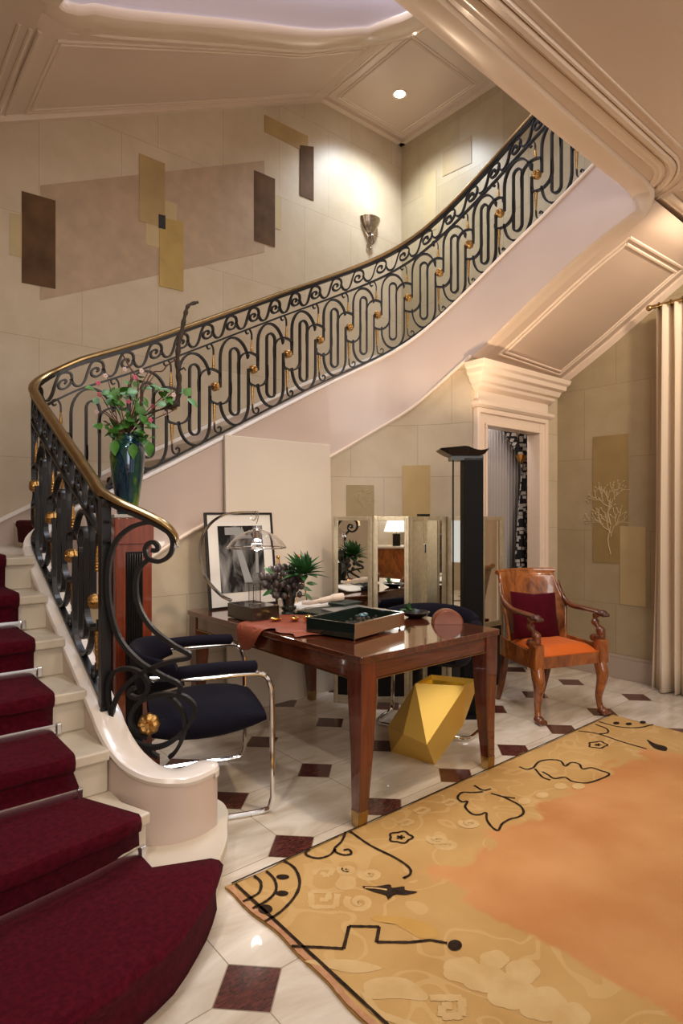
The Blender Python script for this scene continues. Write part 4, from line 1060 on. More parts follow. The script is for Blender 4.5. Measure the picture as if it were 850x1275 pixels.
# framed photograph
def photo_mat():
    m, nt, b = nmat('dark_photograph'); N = nt.nodes; L = nt.links
    tc = N.new('ShaderNodeTexCoord'); mp = N.new('ShaderNodeMapping'); mp.inputs['Scale'].default_value = (9, 1, 3.5); mp.inputs['Rotation'].default_value = (0, .5, 0); L.new(tc.outputs['Object'], mp.inputs[0])
    n = N.new('ShaderNodeTexNoise'); n.inputs['Scale'].default_value = 1.3; n.inputs['Detail'].default_value = 4; n.inputs['Distortion'].default_value = .6; L.new(mp.outputs[0], n.inputs['Vector'])
    r = N.new('ShaderNodeValToRGB'); r.color_ramp.elements[0].position = .45; r.color_ramp.elements[1].position = .85
    r.color_ramp.elements[0].color = (.012, .012, .013, 1); r.color_ramp.elements[1].color = (.45, .43, .41, 1)
    L.new(n.outputs[0], r.inputs[0]); L.new(r.outputs[0], b.inputs['Base Color']); b.inputs['Roughness'].default_value = .12; return m
pf = thing('picture_frame', 'black framed dark monochrome photograph with white mat standing at the back of the desk', 'picture', (1.84, 3.50, TZ), 0)
pf.rotation_euler = (radians(-7), 0, 0)
mb = MB(); W_, H_ = .52, .635; b_ = .014
mb.box(0, b_, 0, .025, 0, H_).box(W_-b_, W_, 0, .025, 0, H_).box(b_, W_-b_, 0, .025, 0, b_).box(b_, W_-b_, 0, .025, H_-b_, H_); mb.build('frame', 'black', pf, smooth=False, bevel=.002)
mb = MB().box(b_, W_-b_, .010, .02, b_, H_-b_); mb.build('mat_board', 'paper', pf, smooth=False)
mb = MB().box(.09, W_-.085, .007, .010, .10, H_-.09); mb.build('photograph', photo_mat(), pf, smooth=False)
mb = MB().box(.14, .26, .0055, .0072, H_-.15, H_-.10); mb.add([(.27, .0052, .16), (.33, .0052, .16), (.25, .0052, .42), (.21, .0052, .42)], [(0, 1, 2, 3)]); mb.add([(.36, .0052, .22), (.385, .0052, .22), (.39, .0052, .44), (.37, .0052, .44)], [(0, 1, 2, 3)]); mb.add([(.21, .0052, H_-.16), (.23, .0052, H_-.10), (.25, .0052, H_-.14), (.27, .0052, H_-.09), (.29, .0052, H_-.14), (.33, .0052, H_-.12), (.35, .0052, H_-.17)], [(0, 6, 5, 4, 3, 2, 1)]); mb.build('pale_figure', mat('pale_print', (.30, .30, .29), .4), pf, smooth=False)
# lamp with box base
A = tz(283, 766); B = tz(313, 771); Cc = tz(353, 766)
lb = thing('desk_lamp', 'chrome arc desk lamp with clear glass dome shade on a dark wooden box base', 'lamp', (A.x, A.y, TZ))
u1 = Vector((B.x-A.x, B.y-A.y, 0)); 
bx0, by1 = 1.80, 3.21; bx1, by0 = 1.985, 2.93
lb.location = ((bx0+bx1)/2, (by0+by1)/2, TZ); LO = Vector(lb.location)
mb = MB().box(bx0-LO.x, bx1-LO.x, by0-LO.y, by1-LO.y, 0.004, .088); mb.build('box_base', 'ebony', lb, smooth=False, bevel=.004)
Dl = LO.x*FW[0]+LO.y*FW[1]
NL = Vector((FW[0], FW[1], 0))
def onL(x, y, off=0): return atD(x, y, Dl+off)-LO
pts = catmull([onL(288, 748), onL(275, 741), onL(258, 722), onL(249.5, 697), onL(251, 672), onL(261, 653), onL(277, 642), onL(296, 638), onL(318, 637.5)], 7)
mb = MB(); rows = []
for i, p in enumerate(pts):
    t = (pts[min(i+1, len(pts)-1)]-pts[max(i-1, 0)]).normalized(); n_ = t.cross(NL).normalized()*.006; w_ = NL*.018
    rows.append([p+n_+w_, p-n_+w_, p-n_-w_, p+n_-w_])
mb.grid(rows, cv=True); mb.build('arc_arm', 'chrome', lb, smooth=False)
mb = MB().tube(catmull([onL(313, 640), onL(312, 645), onL(316, 648), onL(319, 644), onL(318, 638), onL(321, 637), onL(321, 646), onL(319, 652)], 4), .0028, 6); mb.build('hook', 'chrome', lb)
sc_ = onL(319.5, 682)
mb = MB(); h0 = .0; R_ = .175
prof = [(R_, 0), (R_*.985, .006), (R_*.86, .038), (R_*.66, .068), (R_*.42, .090), (R_*.20, .104), (.018, .110)]
mb.lathe(prof, sc_, 40); mb.build('glass_shade', 'glass', lb, solid=.003)
mb = MB().lathe([(0, .118), (.012, .118), (.022, .112), (.028, .104), (.03, .098), (.02, .094), (.018, .06), (0, .06)], sc_, 20).tube([tuple(sc_+Vector((0, 0, .115))), tuple(sc_+Vector((0, 0, .135)))], .004, 8); mb.build('socket', 'chrome', lb)
mb = MB().lathe([(R_*1.003, -.002), (R_*1.003, .003), (R_*.985, .004), (R_*.985, -.002), (R_*1.003, -.002)], sc_, 40); mb.build('shade_rim', 'chrome', lb)
mb = MB().ball(tuple(sc_+Vector((0, 0, .018))), (.034, .034, .036), 16); bulb = mb.build('bulb', 'glass', lb)
l = bpy.data.lights.new('bulb_light', 'POINT'); l.energy = 1.8; l.color = (1, .93, .85); l.shadow_soft_size = .03; q = bpy.data.objects.new('bulb_light', l); C.objects.link(q); q.location = LO+sc_+Vector((0, 0, -.02))
# clear acrylic tumbler on box
o = MB().box(-.026, .026, -.026, .026, 0, .006).box(-.026, -.022, -.026, .026, .006, .12).box(.022, .026, -.026, .026, .006, .12).box(-.022, .022, -.026, -.022, .006, .12).box(-.022, .022, .022, .026, .006, .12).build('glass_holder', 'glass', smooth=False)
q = atD(317, 640, Dl); o.location = (q.x, q.y, TZ+.0885); tag(o, 'small clear square glass holder on the dark lamp box', 'glass')
# plant pot
pc = tz(361, 768); pot = thing('planter', 'small dark fluted vase on the desk holding dusky pods and green rosette leaves', 'vase', (pc.x+.01, pc.y+.03, TZ))
mb = MB().lathe([(0, 0), (.046, 0), (.05, .01), (.046, .02), (.034, .035), (.048, .045), (.05, .06), (.036, .066), (.044, .11), (.056, .17), (.062, .20), (.054, .205), (.0, .18)], (0, 0, 0), 12); mb.build('pot', 'glassdark', pot, ang=20)
pf2 = thing('pod_bouquet', 'bunch of dusky grape-like pods with pointed green succulent leaves in the desk vase', 'plant', (pc.x+.01, pc.y+.03, TZ+.19))
q0 = Vector(pf2.location); Dp = q0.x*FW[0]+q0.y*FW[1]
def onP(x, y, off=0): return atD(x, y, Dp+off)-q0
podme = MB().ball((0, 0, 0), (.020, .020, .024), 10).build('pod', 'pod', pf2); PP = []
for k in range(76):
    a = rnd.uniform(0, 2*pi); r_ = sqrt(rnd.random())
    cx = 349+24*r_*cos(a)+(4 if rnd.random() < .3 else 0); cy = 722+19*r_*sin(a); PP.append(onP(cx, cy, rnd.uniform(-.09, .06)*(1.1-r_)))
for k in range(14): PP.append(onP(rnd.uniform(340, 378), rnd.uniform(722, 742), rnd.uniform(-.08, -.02)))
for k, p_ in enumerate(PP):
    o = podme if k == 0 else podme.copy()
    if k: C.objects.link(o); o.parent = pf2
    o.location = p_; o.scale = (1, 1, 1) if k < 76 else (.85, .85, .85)
mb = MB(); cA = onP(377, 716, -.03)
for k in range(44):
    a = k*2.4; el = lerp(1.35, -.15, k/44); d_ = Vector((cos(a)*cos(el), sin(a)*cos(el), sin(el)))
    leaf(mb, cA+d_*.01, d_, Vector((0, 0, 1)) if el < 1 else Vector((1, 0, 0)), lerp(.12, .165, (k % 5)/5), .024, 0, .35)
for x, y in ((330, 707), (328, 741), (398, 727), (388, 735), (392, 748)): leaf(mb, onP(lerp(355, x, .6), lerp(725, y, .6), -.08), onP(x, y)-onP(355, 725), Vector((-.3, -.8, .4)), .07, .012)
mb.build('leaves', 'leafd', pf2)
# leather hide draped over edge
mb = MB(); rows = []
nU, nV = 26, 14
XE = TX0
for i in range(nU+1):
    u = i/nU; r_ = []
    for k in range(nV+1):
        v = k/nV
        y = lerp(3.00, 2.42, u)+.03*sin(v*5+u*3); 
        ov = .10*sin(pi*min(1, u*1.9))**1.2+.0+.045*max(0, sin(u*9+1))*(u < .9) if u < .55 else .02*sin(u*20)-.035   # overhang past the edge
        x = lerp(XE+.42-.1*abs(u-.4), XE-ov, v)
        if x < XE-.006: dz = -(XE-.006-x)*1.35; x = XE-.012-(XE-x)*.12; z = TZ+.006+dz
        else: z = TZ+.005+.006*abs(sin(u*17+v*9))*(1 if v < .9 else .3)+.010*max(0, sin(u*7+v*4))**3
        r_.append((x, y, z))
    rows.append(r_)
mb.grid(rows); o = mb.build('leather_hide', 'leather', solid=.004, sub=1); tag(o, 'tan leather hide draped over the left edge of the desk', 'leather')
# gold pebbles
for k, (x, y, r_, lab) in enumerate([(343, 776, (.040, .022, .012), 'flattened gold pebble beside the dark planter, leftmost of three'), (367, 776, (.040, .024, .014), 'gold pebble in the middle of three in front of the planter'), (384, 778, (.034, .028, .022), 'largest roundest gold pebble touching the glass tray')]):
    p = tz(x, y); o = MB().ball((0, 0, 0), r_, 16).build('gold_pebble', 'gold'); o.location = (p.x, p.y, TZ+.014+r_[2]); o.rotation_euler = (0, .1, .6*k); tag(o, lab, 'ornament', 'gold pebbles on the desk')
# front display tray
def rz_box(name, label, cat, px, py, L1, L2, rot, z0, build):
    p = tz(px, py, z0); t = thing(name, label, cat, (p.x, p.y, z0), rot); build(t, L1, L2); return t
def tray(t, L1, L2):
    h = .082
    mb = MB().box(0, L1, 0, L2, .012, .018).box(0, .006, 0, L2, .018, h).box(L1-.006, L1, 0, L2, .018, h).box(.006, L1-.006, L2-.006, L2, .018, h); mb.build('dark_case', 'glassdark', t, smooth=False, bevel=.001)
    mb = MB().box(0, L1, -.004, .002, .012, h); mb.build('silver_front', mat('brushed_silver', (.75, .68, .58), .12, 1), t, smooth=False, bevel=.001)
    mb = MB(); 
    for a in (.02, L1-.02):
        for b in (.015, L2-.02): mb.ball((a, b, .007), .007, 8)
    mb.build('ball_feet', 'chrome', t)
    mb = MB().box(-.002, L1+.002, -.004, .006, h, h+.004).box(-.002, .005, 0, L2, h, h+.004).box(L1-.005, L1+.002, 0, L2, h, h+.004).box(-.002, L1+.002, L2-.006, L2, h, h+.004); mb.build('rim', 'chrome', t, smooth=False)
    mb = MB().box(.05, .19, .04, .16, .03, .058); mb.build('inner_block', 'blackmatt', t, smooth=False)
M['lid'] = mat('clear_lid_glass', (.9, .93, .92), .03, trans=1)
tr = rz_box('display_tray', 'rectangular mirrored silver and smoked glass tray at the near corner of the desk', 'tray', 441, 799, .45, .31, radians(12), TZ+.0, tray)
p = tr.location
import mathutils
def intray(dx, dy, dz): return p+Matrix.Rotation(radians(12), 3, 'Z') @ Vector((dx, dy, dz))
mb = MB()
for k in range(60):
    q = Vector((rnd.gauss(0, .05), rnd.gauss(0, .03), min(.032, abs(rnd.gauss(0, .014))))); mb.ball(tuple(q), rnd.uniform(.007, .013), 6)
o = mb.build('moss_clump', mat('dark_dried_moss', (.05, .04, .025), .9, var=.5, scale=60)); o.location = intray(.25, .15, .034); tag(o, 'dark dried moss clump filling the smoked glass tray', 'moss', kind='stuff')
o = MB().ball((0, 0, 0), (.035, .022, .014), 12).build('shell', mat('teal_shell', (.02, .10, .13), .2, coat=1)); o.location = intray(.35, .20, .062); tag(o, 'small teal shell on top of the moss in the tray', 'shell')
o = MB().ball((0, 0, 0), (.024, .014, .010), 12).build('stone_chip', mat('green_stone', (.30, .27, .10), .5)); o.location = intray(.05, .25, .06); tag(o, 'pale olive stone chip at the left end of the tray', 'stone')
# black bowl right of the tray
o = MB().lathe([(0, 0), (.04, 0), (.075, .018), (.088, .034), (.082, .034), (.06, .016), (0, .008)], (0, 0, 0), 28).build('black_bowl', 'black'); q = tz(523, 770); o.location = (q.x, q.y+.04, TZ+.001); tag(o, 'shallow black bowl at the right end of the desk', 'bowl')
mb = MB()
for k in range(16):
    d_ = Vector((rnd.gauss(0, 1), rnd.gauss(0, 1), rnd.uniform(.1, .5))); leaf(mb, Vector((0, 0, .0)), d_, Vector((0, 0, 1)), .06, .016)
ob = mb.build('leaf_sprig', 'leafd'); ob.location = Vector(o.location)+Vector((-.03, .03, .036)); tag(ob, 'dark green leaf sprig lying on the black bowl', 'leaves')
# black book stack behind
t = thing('black_folio', 'large flat black portfolio lying behind the glass tray', 'book', (2.20, 2.66, TZ), radians(8))
MB().box(0, .38, 0, .34, 0, .018).build('cover', 'black', t, smooth=False, bevel=.002); MB().box(.004, .376, .004, .334, .018, .030).build('pages', 'greenbook', t, smooth=False)
t2 = thing('grey_book', 'grey-covered thin book on top of the black portfolio', 'book', (2.25, 2.70, TZ+.030), radians(-6))
MB().box(0, .28, 0, .20, 0, .012).build('cover', mat('grey_cover', (.22, .22, .21), .3, coat=.3), t2, smooth=False, bevel=.001)
o = MB().box(0, .19, 0, .13, 0, .014).build('green_notebook', 'greenbook', smooth=False, bevel=.002); o.location = (2.42, 2.86, TZ+.043); o.rotation_euler = (0, 0, .2); tag(o, 'small dark green notebook on the stack of books', 'book')
# white open magazine with curled pages
mb = MB(); rows = []
for i in range(17):
    u = i/16; rows.append([(lerp(0, .30, u), v*.22, .004+.022*abs(sin(u*pi*1.0))**.6+.006*sin(u*9+v*4)) for v in fr(0, 1, 8)])
mb.grid(rows); o = mb.build('open_magazine', 'paper', solid=.008); q = tz(383, 754); o.location = (2.22, 3.06, TZ+.008); o.rotation_euler = (0, 0, radians(-15)); tag(o, 'open white magazine with curled pages at the far side of the desk', 'magazine')
# carved pale horn with hand
mb = MB().tube(catmull([(-.07, 0, .02), (-.03, 0, .018), (.05, 0, .03), (.13, .01, .045), (.20, .02, .052)], 6), [.012]*6+[.014]*6+[.02]*6+[.026]*6+[.022], 12)
o = mb.build('bone_horn', 'plaster_hand'); o.location = (2.33, 3.06, TZ+.035); o.rotation_euler = (0, 0, radians(-32)); tag(o, 'pale bone horn lying across the open magazine', 'ornament')
# gold easel figure
t = thing('gilt_easel', 'thin gilded easel standing behind the plant at the back of the desk', 'easel', (2.56, 3.50, TZ))
mb = MB()
for x0, x1 in ((-.05, -.005), (.05, .005)): mb.tube([(x0, 0, 0), (x1, .03, .31)], .0045, 8)
mb.tube([(0, .10, 0), (0, .035, .29)], .0045, 8); mb.tube([(-.055, -.02, .035), (.055, -.02, .035)], .005, 8); mb.ball((0, .03, .315), .014, 10); mb.build('frame', 'gold', t)
t = thing('gilt_easel', 'second thin gilded easel left of the screen, partly behind the succulent', 'easel', (2.40, 3.53, TZ))
mb = MB()
for x0, x1 in ((-.05, -.005), (.05, .005)): mb.tube([(x0, 0, 0), (x1, .03, .31)], .0045, 8)
mb.ball((0, .03, .315), .014, 10); mb.tube([(-.045, -.0, .035), (.045, -.0, .035)], .005, 8); mb.build('frame', 'gold', t)
# rounded leather case on right edge
mb = MB(); rows = []
for y_ in (-.045, -.035, .035, .045):
    q = .078 if abs(y_) > .04 else .084
    rows.append([(q*cos(a), y_, max(0.0, q*.95*sin(a))) for a in fr(0, pi, 20)])
T = Matrix.Rotation(-TH, 4, 'Z')
mb.grid(rows, T=T); mb.add(rows[0], [tuple(range(21))], T=T); mb.add(rows[-1], [tuple(reversed(range(21)))], T=T)
mb.tube([(.085*cos(a), -.035, .0+.080*sin(a)) for a in fr(.05, pi-.05, 20)], .003, 6, T=T)
o = mb.build('leather_case', 'hide'); o.location = (2.655, 2.235, TZ+.001); tag(o, 'dome shaped brown leather case on the right edge of the desk', 'case')

# ------------------------------------------------------------------ wall decorations (gilded and dark inlaid panels)
def wpanel(name, label, px, plane, val, m, th=.004, grp=None):
    """px: 4 pixel corners"""
    f_ = atY if plane == 'y' else atX
    P_ = [f_(x, y, val) for x, y in px]
    if plane == 'y': a0 = sum(p.x for p in (P_[0], P_[3]))/2; a1 = sum(p.x for p in (P_[1], P_[2]))/2
    else: a0 = sum(p.y for p in (P_[0], P_[3]))/2; a1 = sum(p.y for p in (P_[1], P_[2]))/2
    z1 = (P_[0].z+P_[1].z)/2; z0 = (P_[2].z+P_[3].z)/2
    mb = MB()
    if plane == 'y': mb.box(a0, a1, val-th, val, z0, z1)
    else: mb.box(val-th, val, min(a0, a1), max(a0, a1), z0, z1)
    o = mb.build(name, m, smooth=False); tag(o, label, 'wall panel', grp); return o
G1 = mat('ochre_leaf', srgb(170, 144, 98), .45, .1, var=.12, scale=4); G2 = mat('pale_gold_leaf', srgb(186, 166, 124), .45, .1, var=.08, scale=4)
B1 = mat('dark_umber_leaf', srgb(96, 72, 50), .65, 0, var=.3, scale=6, spec=.12); T1 = mat('taupe_leaf', srgb(174, 150, 124), .5, 0, var=.10, scale=9)
G3 = mat('yellow_leaf', srgb(178, 150, 86), .45, .2, var=.12, scale=5); BK = mat('black_leaf', (.01, .01, .01), .4)
BW = 4.929
g = 'inlaid wall panels above the stairs'
wpanel('inlay_panel', 'large mottled taupe inlay behind the other wall panels above the stair', [(50, 231), (329, 200), (329, 314), (50, 373)], 'y', BW, T1, .002, g) if False else None
def wpoly(name, label, pxs, val, m, th, z=None):
    P_ = [atY(x, y, val) for x, y in pxs]; mb = MB(); n = len(P_)
    mb.add([(p.x, val-th, p.z) for p in P_]+[(p.x, val, p.z) for p in P_], [tuple(reversed(range(n))), tuple(range(n, 2*n))]+[(i, (i+1) % n, (i+1) % n+n, i+n) for i in range(n)])
    o = mb.build(name, m, smooth=False); tag(o, label, 'wall panel', g); return o
wpoly('inlay_panel', 'large mottled taupe parallelogram inlay spanning the stair wall', [(50, 231), (329, 200), (329, 314), (50, 374)], BW, T1, .002)
wpoly('inlay_panel', 'small ochre inlay left of the dark panel at the left edge of the stair wall', [(12, 265), (28, 268), (28, 321), (12, 317)], BW, G2, .003)
wpoly('inlay_panel', 'broad dark umber inlay, leftmost dark panel on the stair wall', [(27, 238), (69, 250), (69, 360), (27, 352)], BW, B1, .005)
wpoly('inlay_panel', 'tall ochre inlay above the tiny black square on the stair wall', [(173, 191), (205, 204), (205, 284), (173, 275)], BW, G1, .006)
wpoly('inlay_panel', 'pale gold inlay lying under the crossing ochre panels', [(181, 242), (220, 254), (220, 316), (181, 304)], BW, G2, .004)
wpoly('inlay_panel', 'yellow ochre inlay below the tiny black square on the stair wall', [(198, 270), (228, 277), (228, 363), (198, 356)], BW, G3, .007)
wpoly('inlay_panel', 'tiny black square inlay where two ochre panels meet', [(197, 267), (205.5, 269), (205.5, 286), (197, 284)], BW, BK, .009)
wpoly('inlay_panel', 'thin tan inlay right of the middle dark panel on the stair wall', [(341, 242), (350, 245), (350, 286), (341, 284)], BW, G2, .003)
wpoly('inlay_panel', 'tall dark umber inlay in the middle right of the stair wall', [(316, 212), (342, 223), (342, 308), (316, 300)], BW, B1, .005)
wpoly('inlay_panel', 'horizontal ochre inlay high on the stair wall right side', [(329, 143), (383, 170), (383, 191), (329, 164)], BW, G1, .005)
wpoly('inlay_panel', 'small dark umber inlay below the high horizontal ochre panel', [(373, 181), (390, 183), (390, 250), (373, 243)], BW, B1, .007)
g = 'inlaid panels on the landing wall'
def wpolx(name, label, pxs, val, m, th):
    P_ = [atX(x, y, val) for x, y in pxs]; mb = MB(); n = len(P_)
    mb.add([(val-th, p.y, p.z) for p in P_]+[(val, p.y, p.z) for p in P_], [tuple(range(n)), tuple(reversed(range(n, 2*n)))]+[(i, (i+1) % n, (i+1) % n+n, i+n) for i in range(n)])
    o = mb.build(name, m, smooth=False); tag(o, label, 'wall panel', g); return o
RW = 5.049
wpolx('inlay_panel', 'small horizontal tan inlay on the landing wall beside the downlight glow', [(551, 189), (587, 169), (587, 203), (551, 220)], RW, mat('tan_leaf', srgb(158, 136, 98), .5, var=.05, scale=5), .004)
wpolx('inlay_panel', 'faint narrow tan inlay on the landing wall above the railing', [(527, 219), (543, 211), (543, 285), (527, 292)], RW, mat('dim_tan_leaf', srgb(172, 154, 118), .5, var=.05, scale=5), .003)
wpolx('inlay_panel', 'tall olive brown inlay with pale sprig drawing on the wall beside the curtain', [(738, 544), (782, 540), (782, 702), (738, 700)], RW, mat('olive_leaf', srgb(150, 128, 84), .45, var=.1, scale=6), .004)
wpolx('inlay_panel', 'pale yellow inlay low on the wall left of the cream curtain', [(772, 655), (804, 656), (804, 756), (772, 752)], RW, G2, .006)
def tree_draw(mb, c, ux, up, nn, sc, n=9, seed=1, th=.0018):
    r_ = random.Random(seed)
    def br(p, a, L_, d):
        q = p+(ux*sin(a)+up*cos(a))*L_; mid = (p+q)/2+(ux*cos(a)-up*sin(a))*L_*.1
        mb.tube(catmull([p, mid, q], 3), th*sc*(1+d*.2), 4)
        if d > 0:
            for s_ in (-1, 1, .3):
                br(p.lerp(q, r_.uniform(.5, 1)), a+s_*r_.uniform(.4, 1.0), L_*.62, d-1)
        else: mb.ball(tuple(q), .006*sc, 5)
    br(c, 0, .16*sc, 3)
LN = mat('pale_drawn_line', srgb(186, 170, 132), .6)
mb = MB(); c = atX(760, 690, RW-.005); tree_draw(mb, c, Vector((0, 1, 0)), Vector((0, 0, 1)), None, 1.5, seed=4); tree_draw(mb, c+Vector((0, 0, .25)), Vector((0, 1, 0)), Vector((0, 0, 1)), None, 1.4, seed=7)
o = mb.build('sprig_drawing', LN); tag(o, 'pale branching sprig drawing on the olive panel by the curtain', 'drawing')
# panels on the curved wall under stair
def cpanel(label, x0, x1, y0, y1, m, th=.004, name='inlay_panel'):
    sa, za = s_main(x0, y0); sb, zb_ = s_main(x1, y1); mb = MB(); rows = []
    for s in fr(sa, sb, 6):
        p, nn = path(s); a = p+nn*(.021+th); b = p+nn*.021; rows.append([Vector((a.x, a.y, zb_)), Vector((a.x, a.y, za)), Vector((b.x, b.y, za)), Vector((b.x, b.y, zb_))])
    mb.grid(rows, cv=True); mb.add(rows[0], [(0, 1, 2, 3)]); mb.add(rows[-1], [(3, 2, 1, 0)]); o = mb.build(name, m, smooth=False); tag(o, label, 'wall panel', 'inlaid panels on the curved wall'); return sa, sb, za, zb_
cpanel('olive brown inlay with pale sprig drawing above the mirrored screen', 430, 465, 604, 650, mat('olive_leaf_b', srgb(158, 138, 98), .45, var=.08, scale=6))
cpanel('plain ochre inlay on the curved wall left of the black pillar', 501, 536, 580, 648, mat('sand_leaf', srgb(190, 162, 112), .45, var=.06, scale=6))
s_, z_0 = s_main(450, 655); p, nn = path(s_); mb = MB(); tg = Vector((nn.y, -nn.x, 0)); tg = -tg
tree_draw(mb, Vector((p.x, p.y, 1.36))+nn*.027, tg, Vector((0, 0, 1)), None, .72, seed=11)
o = mb.build('sprig_drawing', LN); tag(o, 'small pale sprig drawing on the curved wall above the screen', 'drawing')

# ------------------------------------------------------------------ sconce and downlight
q = atY(459, 275, 4.93); t = thing('wall_sconce', 'small silver fluted bowl wall sconce on the landing wall', 'sconce', (q.x, 4.93, q.z), 0)
mb = MB()
rows = []
for r_, z in ((.02, -.16), (.035, -.15), (.06, -.12), (.10, -.06), (.125, 0), (.13, .012), (.122, .012), (.118, 0), (.05, -.1)):
    rows.append([(r_*(1+.05*cos(12*a))*cos(a), -r_*.9*sin(a)-.005, z) for a in fr(0, pi, 36)])
mb.grid(rows); mb.build('bowl', mat('aged_silver', (.42, .36, .30), .22, 1, var=.4, scale=30), t)
mb = MB().tube(catmull([(0, -.02, -.14), (0, -.05, -.20), (0, -.045, -.26), (0, -.02, -.31)], 5), [.010, .014, .02, .024, .026, .024, .02, .016, .014, .012, .010, .010, .010, .008, .008, .006], 10)
for k in (-1, 1): mb.tube(catmull([(0, -.04, -.17), (k*.035, -.04, -.20), (k*.035, -.04, -.25), (0, -.035, -.28)], 5), .008, 8)
mb.ball((0, -.03, -.315), .012, 10); mb.build('stem', mat('dark_silver', (.35, .30, .26), .25, 1, var=.4, scale=40), t)
mb = MB().tube([(0, -.05, -.06), (0, -.05, -.005)], .02, 10); mb.build('bulb', 'sconce_glow', t)
l = bpy.data.lights.new('sconce_light', 'SPOT'); l.energy = 3.5; l.color = (1, .82, .56); l.spot_size = radians(110); l.spot_blend = .8; l.shadow_soft_size = .03
o = bpy.data.objects.new('sconce_light', l); C.objects.link(o); o.location = (q.x, 4.82, q.z+.02); o.rotation_euler = (pi, 0, 0)
t = thing('ceiling_downlight', 'round recessed downlight glowing in the square landing soffit', 'downlight', (4.44, 4.36, 5.70))
MB().lathe([(.055, -.004), (.075, -.006), (.078, 0), (.055, 0)], (0, 0, 0), 28).build('ring', 'trim', t)
MB().lathe([(0, -.002), (.055, -.002)], (0, 0, 0), 28).build('lamp', 'lamp_em', t)

# ------------------------------------------------------------------ baseboard, curtain, doorway fabrics
mb = MB().box(5.022, 5.05, -3.5, DY, 0, .17).box(5.03, 5.05, -3.5, DY, .17, .195); struct('baseboard_right', mb, mat('mauve_baseboard', srgb(176, 158, 144), .35), smooth=False, bevel=.003)
cu = thing('window_curtain', 'floor length cream pleated curtain on a brass pole at the right edge', 'curtain', (4.90, 1.4, 0))
mb = MB(); rows = []; n = 170
for z in fr(.01, 2.99, 16):
    r_ = []; f_ = z/2.99
    for k in range(n+1):
        y = lerp(2.02, .75, k/n); am = lerp(.045, .028, f_)+.008*sin(k*.13+1)
        ph = k/n*2*pi*15+.25*sin(z*1.4+k*.05)
        y2 = y+.018*(1-f_)*sin(k*.31)+.035*(1-f_)**2*(1 if k < 4 else 0)
        r_.append((am*sin(ph)+.010*sin(ph*2+z), y2-1.4-.03*f_*(1-k/n)*0, z))
    rows.append(r_)
mb.grid(rows); mb.build('cloth', 'curtain', cu, solid=.004)
mb = MB().tube([(0, .66, 3.0), (0, -.75, 3.0)], .016, 12); mb.ball((0, .675, 3.0), .024, 12); mb.box(0, .15, .50, .52, 2.985, 3.015); mb.build('pole', 'brass', cu)
mb = MB()
for k in range(14): mb.tube([(.024*cos(a), .60-.085*k, 3.0+.024*sin(a)) for a in fr(0, 2*pi, 14)[:-1]], .0045, 6, closed=True)
mb.build('rings', 'brass', cu)
# grey pleated fabric beyond door
mb = MB(); rows = []
for z in fr(0.0, 2.55, 4):
    rows.append([(lerp(3.86, 5.0, k/180), 3.24+.018*abs(sin(k/180*pi*26)), z) for k in range(181)])
mb.grid(rows); o = mb.build('pleated_curtain', 'greycurt', solid=.003); tag(o, 'grey vertically pleated curtain seen through the doorway', 'curtain')
def checks():
    m, nt, b = nmat('black_white_geometric_fabric'); N = nt.nodes; L = nt.links
    tc = N.new('ShaderNodeTexCoord'); mp = N.new('ShaderNodeMapping'); mp.inputs['Scale'].default_value = (22, 0, 22); L.new(tc.outputs['Object'], mp.inputs[0])
    n = N.new('ShaderNodeTexVoronoi'); n.distance = 'CHEBYCHEV'; n.inputs['Scale'].default_value = 1.25; n.inputs['Randomness'].default_value = .55; L.new(mp.outputs[0], n.inputs['Vector'])
    r = N.new('ShaderNodeValToRGB'); r.color_ramp.interpolation = 'CONSTANT'; r.color_ramp.elements[0].color = (.62, .58, .53, 1); r.color_ramp.elements[1].position = .38; r.color_ramp.elements[1].color = (.01, .01, .012, 1)
    L.new(n.outputs['Distance'], r.inputs[0]); L.new(r.outputs[0], b.inputs['Base Color']); b.inputs['Roughness'].default_value = .8; return m
chk = checks()
dr = thing('tied_drape', 'black and white geometric drape tied back in the doorway', 'drape', (4.70, 3.30, 0))
YD = 3.15
def drow(y, xa, xb, k=8, dep=.02):
    A_ = atY(xa, y, YD); B_ = atY(xb, y, YD); return [Vector((lerp(A_.x, B_.x, i/16), YD+dep*sin(i/16*pi*k), A_.z))-Vector((4.70, 3.30, 0)) for i in range(17)]
mb = MB()
mb.grid([drow(y, a, b, 5) for y, a, b in ((518, 622, 664), (532, 626, 664), (545, 631, 662), (556, 638, 660), (566, 645, 658), (572, 649, 657))], cv=False)
mb.grid([drow(y, a, b, 4) for y, a, b in ((574, 649, 658), (585, 650, 660), (610, 648, 661), (640, 645, 662), (680, 642, 664), (720, 640, 665), (790, 638, 668))]); mb.build('cloth', chk, dr, solid=.004)
q = atY(649, 570, YD-.04)-Vector((4.70, 3.30, 0)); mb = MB().lathe([(0, -.05), (.02, -.045), (.045, -.02), (.06, .01), (.064, .022), (.05, .026), (0, .028)], q, 20, sy=.6); mb.build('tieback', 'gold', dr)
mb = MB(); mb.grid([[Vector((4.86-.9-.06+.02*i, 3.26+.01*sin(i*2), z)) for i in range(0, int(n_))] for z, n_ in ((2.12, 7), (2.05, 7))]) if False else None
mb.grid([[Vector((lerp(3.80, x1, i/8), YD+.012*sin(i*1.7), z)) for i in range(9)] for z, x1 in ((2.16, 4.06), (2.08, 4.05), (2.03, 3.99), (1.97, 3.96), (1.92, 3.93))])
o = mb.build('swag', chk, solid=.004); tag(o, 'small corner of black and white drape at the upper left of the doorway', 'drape')

